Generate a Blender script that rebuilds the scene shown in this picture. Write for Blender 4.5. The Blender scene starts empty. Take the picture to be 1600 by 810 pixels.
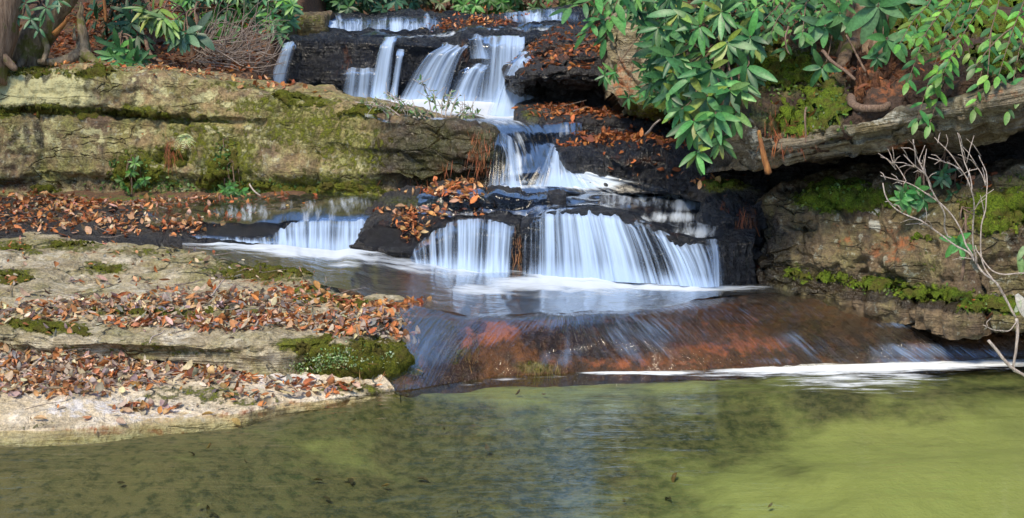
import bpy, math, random
import numpy as np
rng = np.random.default_rng(7)
random.seed(7)
R = math.radians
sc = bpy.context.scene
col = sc.collection
# ------------------------------------------------------------------ camera
F = 2084.0                      # focal length in photo pixels (photo 1600 wide)
TH = math.atan(345.0 / F)       # the camera looks down a little
CAM = np.array([0.0, 0.0, 2.0])
CT, ST = math.cos(TH), math.sin(TH)
def P(px, row, Y):
    """point seen at photo pixel (px,row) whose distance along +Y is Y metres"""
    dx = px - 800.0; dy = F * CT + (405 - row) * ST; dz = -F * ST + (405 - row) * CT
    t = Y / dy
    return np.array([dx * t, Y, 2.0 + dz * t])
def PZ(px, row, z):
    dx = px - 800.0; dy = F * CT + (405 - row) * ST; dz = -F * ST + (405 - row) * CT
    t = (z - 2.0) / dz
    return np.array([dx * t, dy * t, z])
def YZ(row, z): return PZ(800, row, z)[1]
def proj(p):
    q = np.asarray(p) - CAM
    f = q[..., 1] * CT - q[..., 2] * ST
    u = q[..., 1] * ST + q[..., 2] * CT
    return 800 + F * q[..., 0] / f, 405 - F * u / f
# ------------------------------------------------------------------ noise
def _h(ix, iy, iz, seed):
    n = (ix.astype(np.int64) * 374761393 + iy.astype(np.int64) * 668265263 + iz.astype(np.int64) * 2147483647 + seed * 974711) & 0xFFFFFFFF
    n = ((n ^ (n >> 13)) * 1274126177) & 0xFFFFFFFF
    n = ((n ^ (n >> 16)) * 2246822519) & 0xFFFFFFFF
    return ((n ^ (n >> 15)) & 0xFFFF) / 65535.0 * 2 - 1
def vnoise(p, seed=0):
    i = np.floor(p); f = p - i; f = f * f * f * (f * (f * 6 - 15) + 10); i = i.astype(np.int64)
    x, y, z = i[..., 0], i[..., 1], i[..., 2]; fx, fy, fz = f[..., 0], f[..., 1], f[..., 2]
    def L(a, b, t): return a + (b - a) * t
    c = [[[_h(x + a, y + b, z + d, seed) for d in (0, 1)] for b in (0, 1)] for a in (0, 1)]
    return L(L(L(c[0][0][0], c[1][0][0], fx), L(c[0][1][0], c[1][1][0], fx), fy),
             L(L(c[0][0][1], c[1][0][1], fx), L(c[0][1][1], c[1][1][1], fx), fy), fz)
def fbm(p, octv=4, seed=0, gain=.5, lac=2.03):
    a, s, r = 1.0, 0.0, 0.0
    for k in range(octv):
        r = r + a * vnoise(p * lac ** k + 17.3 * k, seed + k); s += a; a *= gain
    return r / s * 1.6
def n1(x, octv=3, seed=0):
    x = np.asarray(x, float)
    return fbm(np.stack([x, 0 * x + .37, 0 * x + .71], -1), octv, seed)
def sstep(a, b, x):
    t = np.clip((x - a) / (b - a), 0, 1); return t * t * (3 - 2 * t)
# ------------------------------------------------------------------ objects
def tag(o, label=None, cat=None, group=None, kind=None):
    if label: o['label'] = label
    if cat: o['category'] = cat
    if group: o['group'] = group
    if kind: o['kind'] = kind
    return o
def mesh_obj(name, verts, faces, mat, attrs=None, uv=None, colr=None, smooth=True, origin=None, parent=None):
    verts = np.asarray(verts, np.float32)
    if origin is not None: verts = verts - np.asarray(origin, np.float32)
    me = bpy.data.meshes.new(name)
    me.vertices.add(len(verts)); me.vertices.foreach_set('co', verts.ravel())
    if isinstance(faces, np.ndarray): faces = [faces]
    tot = np.concatenate([np.full(len(f), f.shape[1]) for f in faces])
    loops = np.concatenate([f.ravel() for f in faces]).astype(np.int32)
    starts = np.concatenate([[0], np.cumsum(tot)[:-1]]).astype(np.int32)
    me.loops.add(len(loops)); me.loops.foreach_set('vertex_index', loops)
    me.polygons.add(len(tot)); me.polygons.foreach_set('loop_start', starts)
    me.polygons.foreach_set('use_smooth', np.full(len(tot), smooth))
    for k, v in (attrs or {}).items():
        a = me.attributes.new(k, 'FLOAT', 'POINT'); a.data.foreach_set('value', np.asarray(v, np.float32).ravel())
    if colr is not None:
        a = me.attributes.new('col', 'FLOAT_COLOR', 'POINT')
        c4 = np.ones((len(verts), 4), np.float32); c4[:, :3] = colr; a.data.foreach_set('color', c4.ravel())
    if uv is not None:
        l = me.uv_layers.new(name='UVMap'); l.data.foreach_set('uv', np.asarray(uv, np.float32)[loops].ravel())
    me.update(calc_edges=True); me.validate()
    if mat: me.materials.append(mat)
    o = bpy.data.objects.new(name, me); col.objects.link(o)
    if origin is not None and parent is None: o.location = origin
    if parent is not None: o.parent = parent
    return o
def empty(name, loc):
    o = bpy.data.objects.new(name, None); col.objects.link(o); o.location = loc; o.empty_display_size = .1
    return o
def gridfaces(nu, nv, flip=False, off=0):
    i = np.arange(nu * nv).reshape(nu, nv)
    q = np.stack([i[:-1, :-1], i[1:, :-1], i[1:, 1:], i[:-1, 1:]], -1).reshape(-1, 4) + off
    return q[:, ::-1].copy() if flip else q
# ------------------------------------------------------------------ lofts
def _cr(K, t, axis_param):
    """Catmull-Rom (limited tangents) of control array K along axis 0, at params t; axis_param: knot positions"""
    k = axis_param; n = len(k)
    d = (K[1:] - K[:-1]) / (k[1:] - k[:-1]).reshape(-1, *([1] * (K.ndim - 1)))
    m = np.empty_like(K); m[0] = d[0]; m[-1] = d[-1]
    if n > 2:
        a, b = d[:-1], d[1:]
        m[1:-1] = np.where(a * b > 0, 2 * a * b / (a + b + 1e-12 * np.sign(a + b + 1e-30)), 0.0) * .6 + .4 * (a + b) / 2
    j = np.clip(np.searchsorted(k, t, side='right') - 1, 0, n - 2)
    h = k[j + 1] - k[j]; s = (t - k[j]) / h
    sh = (-1, *([1] * (K.ndim - 1))); s = s.reshape(sh); h = h.reshape(sh)
    return ((2 * s**3 - 3 * s**2 + 1) * K[j] + (s**3 - 2 * s**2 + s) * h * m[j]
            + (-2 * s**3 + 3 * s**2) * K[j + 1] + (s**3 - s**2) * h * m[j + 1])
def loft(stations, nu, nv, world=False):
    """stations: list of profiles, each a list of (px,row,Y); back/top point first. Returns nu x nv x 3"""
    S = np.array([[P(*q) if not world else np.array(q) for q in st] for st in stations], float)
    ku = np.concatenate([[0], np.cumsum(np.linalg.norm(np.diff(S, axis=0), axis=2).mean(1))])
    A = _cr(S, np.linspace(0, ku[-1], nu), ku)                       # nu,K,3
    kv = np.concatenate([[0], np.cumsum(np.linalg.norm(np.diff(A, axis=1), axis=2).mean(0))])
    B = _cr(np.swapaxes(A, 0, 1), np.linspace(0, kv[-1], nv), kv)    # nv,nu,3
    return np.swapaxes(B, 0, 1).copy()
def normals(G):
    du = np.gradient(G, axis=0); dv = np.gradient(G, axis=1)
    n = np.cross(du, dv); n /= np.linalg.norm(n, axis=2, keepdims=True) + 1e-9
    return n
def nrm(G, toward=None):
    n = normals(G)
    ref = (CAM + np.array([0, 0, 1.5])) - G
    if (n * ref).sum(2).mean() < 0: n = -n
    return n
SURF = {}
def blob(px, row, L):
    """sum of soft blobs L = [(cx,cy,rx,ry,strength)] over the places of the rock the photo shows"""
    r = np.zeros(px.shape)
    for cx, cy, rx, ry, s in L:
        r = np.maximum(r, s * np.exp(-(((px - cx) / rx) ** 2 + ((row - cy) / ry) ** 2) ** 1.5 * .7)) if s > 0 else r
    return r
def rock(name, stations, nu, nv, mat, label, cat, amp=(.05, .02, .008), freq=(1.2, 4, 14), strata=(0, 5), tilt=(0, 0),
         seed=0, moss=(), pale=(), wet=(), rust=(), key=None, thick=.6, parent=None, blocks=0):
    G = loft(stations, nu, nv)
    N = nrm(G)
    d = amp[0] * fbm(G * freq[0], 3, seed) + amp[1] * fbm(G * freq[1], 4, seed + 5) + amp[2] * fbm(G * freq[2], 3, seed + 9)
    if amp[1]:   # sharp-ridged breaks
        rr = 1 - np.abs(fbm(G * freq[0] * 1.7, 4, seed + 21)); d -= amp[1] * 1.4 * np.clip(rr - .82, 0, 1) * 5
    if strata[0]:
        zc = G[..., 2] + tilt[0] * G[..., 0] + tilt[1] * G[..., 1] + .06 * fbm(G * 1.3, 3, seed + 31)
        w = n1(zc.ravel() * strata[1], 3, seed + 40).reshape(zc.shape)
        face = 1 - np.clip(N[..., 2], 0, 1) ** 2
        d += strata[0] * (np.tanh(w * 3.5)) * face * (.6 + .4 * fbm(G * 2, 2, seed + 3))
    if blocks:   # vertical joints: blocks standing proud of each other
        q = 2.6 * n1((G[..., 0] * 1.5 + .25 * G[..., 2] + .10 * fbm(G * 3, 2, seed + 71)).ravel(), 2, seed + 70).reshape(d.shape)
        fl = np.floor(q); d += blocks * (fl + sstep(.80, 1, q - fl)) * (1 - np.clip(N[..., 2], 0, 1) ** 2)
    G = G + N * d[..., None]
    N = nrm(G)
    px, row = proj(G)
    V = G.reshape(-1, 3)
    # close it: an offset back sheet on a coarse ring
    ring = np.concatenate([np.arange(nu) * nv, (nu - 1) * nv + np.arange(1, nv), (np.arange(nu - 2, -1, -1)) * nv + nv - 1, np.arange(nv - 2, 0, -1)])
    back = V[ring] + np.array([0, thick, -.12 * thick])
    cen = V[ring].mean(0) + np.array([0, thick * 1.1, -.1])
    n0 = len(V); m = len(ring); a = np.arange(m); b = (a + 1) % m
    side = np.stack([ring[a], ring[b], n0 + b, n0 + a], 1)
    fan = np.stack([n0 + a, n0 + b, np.full(m, n0 + m)], 1)
    VV = np.concatenate([V, back, cen[None]])
    pad = lambda x: np.concatenate([x.ravel(), np.zeros(m + 1)])
    fz = fbm(G * 3.1, 4, seed + 60)
    at = dict(moss=pad(blob(px + 25 * fz, row + 9 * fz, moss)), pale=pad(blob(px + 14 * fz, row + 5 * fz, pale)),
              wet=pad(blob(px + 10 * fz, row + 6 * fz, wet)), rust=pad(blob(px + 10 * fz, row + 6 * fz, rust)))
    org = np.array([V[:, 0].mean(), V[:, 1].mean(), V[:, 2].min()])
    o = mesh_obj(name, VV, [gridfaces(nu, nv), side, fan], mat, at, origin=org if parent is None else None, parent=parent)
    if parent is None: tag(o, label, cat, kind='thing')
    SURF[key or name] = (G, N, px, row)
    return o
# ------------------------------------------------------------------ materials
class NT:
    def __init__(s, name):
        s.m = bpy.data.materials.new(name); s.m.use_nodes = True; s.t = s.m.node_tree; s.t.nodes.clear()
        s.out = s.t.nodes.new('ShaderNodeOutputMaterial')
    def n(s, typ, **kw):
        nd = s.t.nodes.new('ShaderNode' + typ)
        for k, v in kw.items():
            if k.startswith('_'): setattr(nd, k[1:], v); continue
            k2 = int(k[1:]) if k[0] == 'i' and k[1:].isdigit() else k.replace('_', ' ')
            sock = nd.inputs[k2]
            if isinstance(v, bpy.types.NodeSocket): s.t.links.new(v, sock)
            elif isinstance(v, (tuple, list)) and len(v) == 3 and sock.type == 'RGBA': sock.default_value = (*v, 1)
            else: sock.default_value = v
        return nd
    def math(s, op, a, b=0.0, c=None, clamp=False):
        kw = dict(i0=a, i1=b)
        if c is not None: kw['i2'] = c
        return s.n('Math', _operation=op, _use_clamp=clamp, **kw).outputs[0]
    def attr(s, name): return s.n('Attribute', _attribute_name=name).outputs['Fac']
    def attrc(s, name): return s.n('Attribute', _attribute_name=name).outputs['Color']
    def noise(s, vec, scale, detail=4, rough=.55, dist=0.0):
        return s.n('TexNoise', Vector=vec, Scale=scale, Detail=detail, Roughness=rough, Distortion=dist).outputs['Fac']
    def sst(s, x, a, b): return s.n('MapRange', _interpolation_type='SMOOTHSTEP', Value=x, From_Min=a, From_Max=b).outputs['Result']
    def mix(s, f, a, b): 
        nd = s.t.nodes.new('ShaderNodeMix'); nd.data_type = 'RGBA'; nd.clamp_factor = True
        for sock, v in ((nd.inputs[0], f), (nd.inputs[6], a), (nd.inputs[7], b)):
            if isinstance(v, bpy.types.NodeSocket): s.t.links.new(v, sock)
            elif isinstance(v, tuple): sock.default_value = (*v, 1)
            else: sock.default_value = v
        return nd.outputs[2]
    def mul(s, colr, f):
        nd = s.t.nodes.new('ShaderNodeMix'); nd.data_type = 'RGBA'; nd.blend_type = 'MULTIPLY'; nd.inputs[0].default_value = 1
        for sock, v in ((nd.inputs[6], colr), (nd.inputs[7], f)):
            if isinstance(v, bpy.types.NodeSocket): s.t.links.new(v, sock)
            else: sock.default_value = (*v, 1)
        return nd.outputs[2]
    def scalev(s, vec, x, y, z): return s.n('VectorMath', _operation='MULTIPLY', i0=vec, i1=(x, y, z)).outputs[0]
    def bump(s, h, strength, dist, normal=None):
        kw = dict(Height=h, Strength=strength, Distance=dist)
        if normal is not None: kw['Normal'] = normal
        return s.n('Bump', **kw).outputs[0]
    def done(s, shader): s.t.links.new(shader, s.out.inputs['Surface']); return s.m
def rock_mat(name, c1, c2, c3, stain=(.03, .025, .02), stain_amt=.6, base_wet=0.0, moss_c=((.13, .155, .012), (.27, .28, .022)),
             pale_c=(.62, .60, .50), rust_c=(.22, .075, .025), strata=8.0, sheen=.75, moss_noise=.0, lichen=.25, bumpk=1.0, algae=.0, algae_c=(.15, .165, .05), tl=0.0, layk=.45, spec=.45, drip=0.0, wr=.16, crack=0.0):
    s = NT(name); pos = s.n('TexCoord').outputs['Object']
    big = s.noise(pos, 1.7, 4, .6); mid = s.noise(pos, 7, 5, .62); fine = s.noise(pos, 42, 4, .65); gr = s.noise(pos, 160, 2, .5)
    vert = s.noise(s.scalev(pos, 6, 6, .8), 1.6, 4, .6)
    xyz = s.n('SeparateXYZ', Vector=pos); zt = s.math('ADD', xyz.outputs[2], s.math('MULTIPLY', xyz.outputs[0], tl))
    lay = s.noise(s.scalev(s.n('CombineXYZ', X=xyz.outputs[0], Y=xyz.outputs[1], Z=zt).outputs[0], .5, .5, strata), 2.0, 4, .6, .3)
    c = s.mix(s.sst(big, .38, .62), c1, c2)
    c = s.mix(s.math('MULTIPLY', s.sst(mid, .45, .68), .8), c, c3)
    c = s.mix(s.math('MULTIPLY', s.sst(lay, .52, .66), layk), c, tuple(x * .5 for x in c1))
    c = s.mix(s.math('MULTIPLY', s.sst(vert, .52, .7), stain_amt), c, stain)
    al = s.math('MAXIMUM', s.math('MULTIPLY', s.sst(s.noise(pos, 2.6, 5, .62), .42, .66), algae), s.math('MULTIPLY', s.sst(s.math('ADD', s.attr('moss'), s.math('MULTIPLY', s.math('SUBTRACT', mid, .5), .9)), .15, .75), .75))
    c = s.mix(al, c, s.mix(s.sst(fine, .35, .65), algae_c, tuple(x * 1.5 for x in algae_c)))
    li = s.sst(s.math('ADD', s.noise(pos, 16, 5, .7), s.math('MULTIPLY', big, .25)), .70, .76)
    c = s.mix(s.math('MULTIPLY', li, lichen), c, (.42, .44, .36))
    fv = s.n('MapRange', Value=fine, From_Min=.3, From_Max=.7, To_Min=.62, To_Max=1.35).outputs[0]
    gv = s.n('MapRange', Value=gr, From_Min=.3, From_Max=.7, To_Min=.8, To_Max=1.2).outputs[0]
    c = s.mul(c, s.n('CombineColor', Red=fv, Green=fv, Blue=fv).outputs[0]); c = s.mul(c, s.n('CombineColor', Red=gv, Green=gv, Blue=gv).outputs[0])
    n2 = s.math('SUBTRACT', s.noise(pos, 11, 6, .68), .5)
    pa = s.sst(s.math('ADD', s.attr('pale'), s.math('MULTIPLY', n2, 2.6)), .36, .74)
    c = s.mix(s.math('MULTIPLY', pa, .9), c, s.mix(mid, tuple(x * .72 for x in pale_c), pale_c))
    ru = s.sst(s.math('ADD', s.attr('rust'), s.math('MULTIPLY', n2, 2.0)), .35, .75)
    c = s.mix(s.math('MULTIPLY', ru, .9), c, s.mix(fine, rust_c, tuple(min(1, x * 1.9) for x in rust_c)))
    wet = s.math('MAXIMUM', s.sst(s.math('ADD', s.attr('wet'), s.math('MULTIPLY', n2, 1.0)), .3, .65), base_wet)
    c = s.mix(s.math('MULTIPLY', wet, .88), c, s.mul(c, (.14, .14, .16)))
    mn = s.noise(pos, 20, 6, .68)
    mo = s.sst(s.math('ADD', s.math('ADD', s.attr('moss'), moss_noise), s.math('MULTIPLY', s.math('SUBTRACT', mn, .5), 2.6)), .46, .82)
    mcol = s.mix(s.sst(s.noise(pos, 70, 3, .7), .35, .65), *moss_c)
    c = s.mix(mo, c, mcol)
    rough = s.math('SUBTRACT', sheen, s.math('MULTIPLY', wet, sheen - wr))
    rough = s.math('MAXIMUM', rough, s.math('MULTIPLY', mo, .9))
    h = s.math('ADD', s.math('MULTIPLY', mid, .9), s.math('MULTIPLY', fine, .35)); h = s.math('ADD', h, s.math('MULTIPLY', lay, layk * 2))
    h = s.math('ADD', h, s.math('MULTIPLY', gr, .06)); h = s.math('ADD', h, s.math('MULTIPLY', s.math('MULTIPLY', mo, s.noise(pos, 90, 3, .7)), .7))
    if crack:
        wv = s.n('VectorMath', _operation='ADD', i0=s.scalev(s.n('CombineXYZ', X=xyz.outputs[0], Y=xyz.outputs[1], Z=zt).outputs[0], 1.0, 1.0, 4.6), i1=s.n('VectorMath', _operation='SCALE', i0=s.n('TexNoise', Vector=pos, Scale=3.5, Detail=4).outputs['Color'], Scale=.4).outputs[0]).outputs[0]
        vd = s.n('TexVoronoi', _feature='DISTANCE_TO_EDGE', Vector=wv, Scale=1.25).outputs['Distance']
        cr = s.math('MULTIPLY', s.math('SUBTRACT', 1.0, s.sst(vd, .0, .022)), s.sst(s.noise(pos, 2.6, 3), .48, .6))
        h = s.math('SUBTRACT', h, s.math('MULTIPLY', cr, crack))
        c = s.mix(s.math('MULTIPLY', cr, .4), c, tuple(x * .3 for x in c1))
    if drip: h = s.math('ADD', h, s.math('MULTIPLY', s.noise(s.scalev(pos, 22, 22, 5), 1.0, 4, .6), drip))
    b = s.n('BsdfPrincipled', Base_Color=c, Roughness=rough, Normal=s.bump(h, 1.0, .055 * bumpk), Specular_IOR_Level=spec)
    return s.done(b.outputs[0])
def leaf_mat(name, rough=.4, trans=.35, spec=.5):
    s = NT(name); c = s.attrc('col'); pos = s.n('TexCoord').outputs['Object']
    v = s.n('MapRange', Value=s.noise(pos, 60, 2), From_Min=.3, From_Max=.7, To_Min=.75, To_Max=1.25).outputs[0]
    c = s.mul(c, s.n('CombineColor', Red=v, Green=v, Blue=v).outputs[0])
    b = s.n('BsdfPrincipled', Base_Color=c, Roughness=rough, Specular_IOR_Level=spec)
    t = s.n('BsdfTranslucent', Color=c)
    return s.done(s.n('MixShader', i0=trans, i1=b.outputs[0], i2=t.outputs[0]).outputs[0])
def bark_mat(name, c1, c2, moss=0.0, scale=1.0):
    s = NT(name); pos = s.n('TexCoord').outputs['Object']
    a = s.noise(s.scalev(pos, 14 * scale, 14 * scale, 3 * scale), 2, 5, .65); b = s.noise(pos, 5, 4)
    c = s.mix(s.sst(a, .35, .65), c1, c2)
    if moss: c = s.mix(s.math('MULTIPLY', s.sst(s.noise(pos, 6, 5, .65), .62 - .35 * moss, .72 - .3 * moss), .9), c, (.12, .13, .02))
    p = s.n('BsdfPrincipled', Base_Color=c, Roughness=.85, Normal=s.bump(a, .9, .03))
    return s.done(p.outputs[0])
def water_mat(name, tint=(.5, .55, .45), streak=(26, 1.2), bump=.012, rough=.06, foamk=1.0, white=(.86, .92, .97), gate=False, soft=.35, con=2.6, refl=1.0):
    """flowing water: clear where 'foam' is 0, white where it is 1 (foam and painted sky reflection), torn into streaks along the flow (UV v)"""
    s = NT(name); uv = s.n('UVMap').outputs[0]
    st1 = s.noise(s.scalev(uv, streak[0], streak[1], 1), 1.0, 4, .6, .15)
    st2 = s.noise(s.scalev(uv, streak[0] * .28, streak[1] * .6, 1), 1.0, 3, .55, .3)
    st = s.math('ADD', s.math('MULTIPLY', st1, .6), s.math('MULTIPLY', st2, .4))
    foam = s.attr('foam')
    k = s.math('ADD', s.math('MULTIPLY', foam, foamk), s.math('MULTIPLY', s.math('SUBTRACT', st, .5), con))
    f = s.math('MULTIPLY', s.sst(k, .5 - soft, .5 + soft), s.sst(foam, .0, .12))
    nor = s.bump(st, .8, bump)
    tr = s.n('BsdfTransparent', Color=tint).outputs[0]
    gl = s.n('BsdfGlossy', Color=(1, 1, 1), Roughness=rough, Normal=nor).outputs[0]
    fr = s.n('Fresnel', IOR=1.33, Normal=nor).outputs[0]
    clear = s.n('MixShader', i0=s.math('MULTIPLY', fr, refl), i1=tr, i2=gl).outputs[0]
    if gate: clear = s.n('MixShader', i0=s.sst(foam, .0, .15), i1=s.n('BsdfTransparent', Color=(1, 1, 1)).outputs[0], i2=clear).outputs[0]
    df = s.n('BsdfDiffuse', Color=white, Normal=nor).outputs[0]
    tl = s.n('BsdfTranslucent', Color=white).outputs[0]
    wh = s.n('MixShader', i0=.3, i1=df, i2=tl).outputs[0]
    return s.done(s.n('MixShader', i0=f, i1=clear, i2=wh).outputs[0])
M = {}
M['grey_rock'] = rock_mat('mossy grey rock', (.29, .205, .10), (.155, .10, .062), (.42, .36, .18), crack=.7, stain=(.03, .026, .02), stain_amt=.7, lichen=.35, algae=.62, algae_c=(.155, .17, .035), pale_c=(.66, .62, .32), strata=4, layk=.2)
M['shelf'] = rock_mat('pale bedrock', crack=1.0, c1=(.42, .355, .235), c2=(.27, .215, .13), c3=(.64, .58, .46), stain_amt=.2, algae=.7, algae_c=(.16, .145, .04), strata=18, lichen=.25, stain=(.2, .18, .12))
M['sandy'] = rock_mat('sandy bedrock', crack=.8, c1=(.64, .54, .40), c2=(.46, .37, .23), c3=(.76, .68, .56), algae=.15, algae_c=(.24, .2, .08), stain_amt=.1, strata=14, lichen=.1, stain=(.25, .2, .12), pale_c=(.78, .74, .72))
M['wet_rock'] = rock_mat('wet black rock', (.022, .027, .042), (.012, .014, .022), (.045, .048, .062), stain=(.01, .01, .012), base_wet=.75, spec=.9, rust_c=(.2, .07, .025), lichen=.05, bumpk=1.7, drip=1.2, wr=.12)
M['leafy_rock'] = rock_mat('dark damp rock', (.034, .029, .027), (.018, .017, .019), (.06, .048, .04), stain=(.01, .009, .009), base_wet=.5, spec=.8, lichen=.08, bumpk=1.7, wr=.14)
M['red_rock'] = rock_mat('red brown rock under water', (.14, .058, .02), (.05, .03, .02), (.25, .10, .026), stain=(.02, .018, .016), stain_amt=.6, base_wet=.35, rust_c=(.30, .095, .035), lichen=0, strata=2)
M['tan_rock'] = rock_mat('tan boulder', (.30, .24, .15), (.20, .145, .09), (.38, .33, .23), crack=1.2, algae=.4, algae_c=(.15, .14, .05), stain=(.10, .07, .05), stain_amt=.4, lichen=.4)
M['over_rock'] = rock_mat('layered grey gneiss', (.22, .185, .13), (.115, .085, .05), (.34, .315, .25), stain=(.05, .035, .022), stain_amt=.4, strata=13, layk=.75, tl=-.215, lichen=.2, algae=.25, algae_c=(.13, .12, .04))
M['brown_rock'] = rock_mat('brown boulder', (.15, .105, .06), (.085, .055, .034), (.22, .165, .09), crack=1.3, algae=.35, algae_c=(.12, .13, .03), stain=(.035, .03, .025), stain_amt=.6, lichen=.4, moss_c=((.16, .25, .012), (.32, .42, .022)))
M['soil'] = rock_mat('leafy soil', (.075, .042, .026), (.045, .028, .02), (.13, .065, .035), stain_amt=.2, lichen=0, strata=2, moss_c=((.08, .12, .01), (.19, .24, .02)), bumpk=1.5)
M['rot'] = rock_mat('crumbled rotten wood', (.10, .034, .012), (.05, .02, .01), (.22, .085, .026), stain_amt=.5, lichen=0, strata=2, bumpk=1.6)
M['rhodo'] = leaf_mat('rhododendron leaf', .42, .18, .4)
M['litter'] = leaf_mat('dead leaf', .6, .25, .35)
M['fresh'] = leaf_mat('thin green leaf', .42, .4)
def moss_mat(name, c1, c2):
    s = NT(name); pos = s.n('TexCoord').outputs['Object']; a = s.noise(pos, 110, 4, .75); b = s.noise(pos, 9, 4, .6)
    c = s.mix(s.sst(a, .35, .65), c1, c2); c = s.mix(s.math('MULTIPLY', s.sst(b, .42, .66), .75), c, s.mix(a, (.05, .04, .015), (.16, .12, .035)))
    return s.done(s.n('BsdfPrincipled', Base_Color=c, Roughness=.95, Specular_IOR_Level=.15, Normal=s.bump(s.math('ADD', a, s.noise(pos, 45, 3, .6)), 1.0, .02)).outputs[0])
M['moss'] = moss_mat('bright cushion moss', (.045, .06, .010), (.19, .20, .022))
M['green_moss'] = moss_mat('green cushion moss', (.045, .08, .010), (.19, .27, .024))
M['twig'] = bark_mat('grey twig bark', (.40, .32, .27), (.72, .63, .56), 0, 3)
M['dead_twig'] = bark_mat('dead twig bark', (.20, .15, .12), (.40, .33, .29), 0, 3)
M['brown_twig'] = bark_mat('brown twig bark', (.16, .10, .07), (.30, .2, .14), 0, 3)
M['bark'] = bark_mat('tree bark', (.16, .10, .06), (.30, .21, .14), .25)
M['mossy_bark'] = bark_mat('mossy tree bark', (.15, .11, .07), (.32, .25, .16), .38)
M['rotten'] = bark_mat('rotten wood', (.16, .06, .02), (.38, .17, .05), .15)
# ------------------------------------------------------------------ rocks
def it(px, tab):  # tab: [(px, a, b, ...)]
    t = np.array(tab, float); return [float(np.interp(px, t[:, 0], t[:, k])) for k in range(1, t.shape[1])]
# A. the long grey-green cliff block on the far side of the leafy terrace
tabA = [(-300, 108, 166, 300, 12.3), (0, 106, 168, 300, 12.05), (60, 113, 170, 300, 12.0), (110, 108, 172, 300, 11.95), (200, 112, 178, 301, 11.9), (300, 120, 187, 302, 11.8), (400, 134, 192, 303, 11.65),
        (500, 152, 222, 304, 11.5), (600, 172, 243, 304, 11.25), (680, 186, 250, 300, 11.05), (730, 194, 252, 296, 10.9), (765, 206, 256, 294, 10.82)]
st = []
for px in (-300, -120, 0, 60, 110, 200, 300, 400, 500, 600, 680, 730, 765):
    t, c, b, Y = it(px, tabA)
    crk = float(np.interp(px, [200, 330, 420], [.17, .10, .0]))
    st.append([(px + 10, t - 11, Y + 1.25), (px + 4, t - 5, Y + .55), (px, t, Y + .1), (px, t + 8, Y + .0), (px, (t + c) / 2, Y - .03), (px, c - 8, Y - .05), (px, c, Y - .04 + crk), (px, c + 8, Y - .04 + .25 * crk),
               (px, (c + b) / 2 - 8, Y - .06), (px, b - 32, Y - .07), (px, b - 14, Y + .02), (px, b + 14, Y - .05)])
t, c, b, Y = 224, 262, 294, 10.95
st.append([(795, t - 26, Y + 1.2), (795, t - 22, Y + .7), (790, t - 8, Y + .25), (789, t - 2, Y + .2), (788, t + 8, Y + .15), (788, c - 8, Y + .15), (787, c, Y + .2), (787, c + 6, Y + .18), (786, 278, Y + .15), (785, 284, Y + .15), (785, 290, Y + .15), (785, 305, Y + .15)])
rock('rock_outcrop', st, 640, 190, M['grey_rock'], 'long mossy grey rock face with a deep level crack above the leafy terrace', 'rock',
     amp=(.06, .03, .008), strata=(.022, 5.5), tilt=(.075, 0), seed=11, key='A', thick=1.3,
     moss=[(-50, 172, 130, 9, 1.0), (90, 172, 80, 8, .9), (210, 175, 60, 10, .8), (20, 112, 60, 12, .6), (130, 112, 60, 9, .8), (420, 165, 90, 22, .62), (480, 200, 110, 45, .62), (560, 235, 70, 50, .55), (300, 205, 60, 40, .55),
           (220, 270, 45, 40, .95), (350, 250, 50, 55, .75), (430, 290, 120, 16, .8), (540, 290, 60, 20, .75), (370, 290, 60, 16, .9), (260, 245, 50, 18, .8), (350, 130, 60, 10, .5), (0, 210, 60, 40, .35), (580, 178, 60, 8, .9), (480, 158, 60, 7, .7)],
     pale=[(75, 138, 70, 28, 1.0), (10, 148, 60, 26, .9), (120, 152, 40, 20, .8), (180, 140, 30, 20, .4), (60, 235, 100, 20, .36), (160, 230, 60, 20, .36), (500, 290, 30, 8, .3), (230, 128, 30, 10, .5), (215, 150, 40, 20, .45), (320, 152, 26, 9, .95), (330, 200, 14, 6, .9), (225, 205, 50, 10, .5), (140, 205, 16, 6, .95), (245, 260, 26, 7, .75), (45, 205, 60, 26, .5), (380, 160, 60, 20, .38), (400, 215, 80, 25, .34), (560, 262, 12, 14, .6), (235, 132, 40, 24, .4)],
     wet=[(48, 126, 6, 16, .8), (76, 122, 7, 14, .8), (132, 132, 10, 22, .6), (155, 150, 30, 16, .5), (715, 248, 130, 60, 1.25), (770, 255, 60, 60, 1), (170, 145, 40, 25, .45), (640, 285, 90, 20, .6), (300, 160, 18, 14, .5), (40, 205, 8, 22, .6), (420, 230, 60, 12, .3), (56, 205, 7, 24, .8), (20, 215, 10, 22, .6), (80, 250, 120, 20, .35), (300, 285, 200, 10, .5), (60, 292, 200, 12, .6), (180, 190, 100, 6, .4)],  # right end: wet rock, darkened further in colour against the strong sun there
     rust=[(745, 235, 12, 30, .55), (690, 255, 14, 20, .4), (60, 298, 140, 10, .4), (270, 240, 12, 25, .5)])
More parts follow.
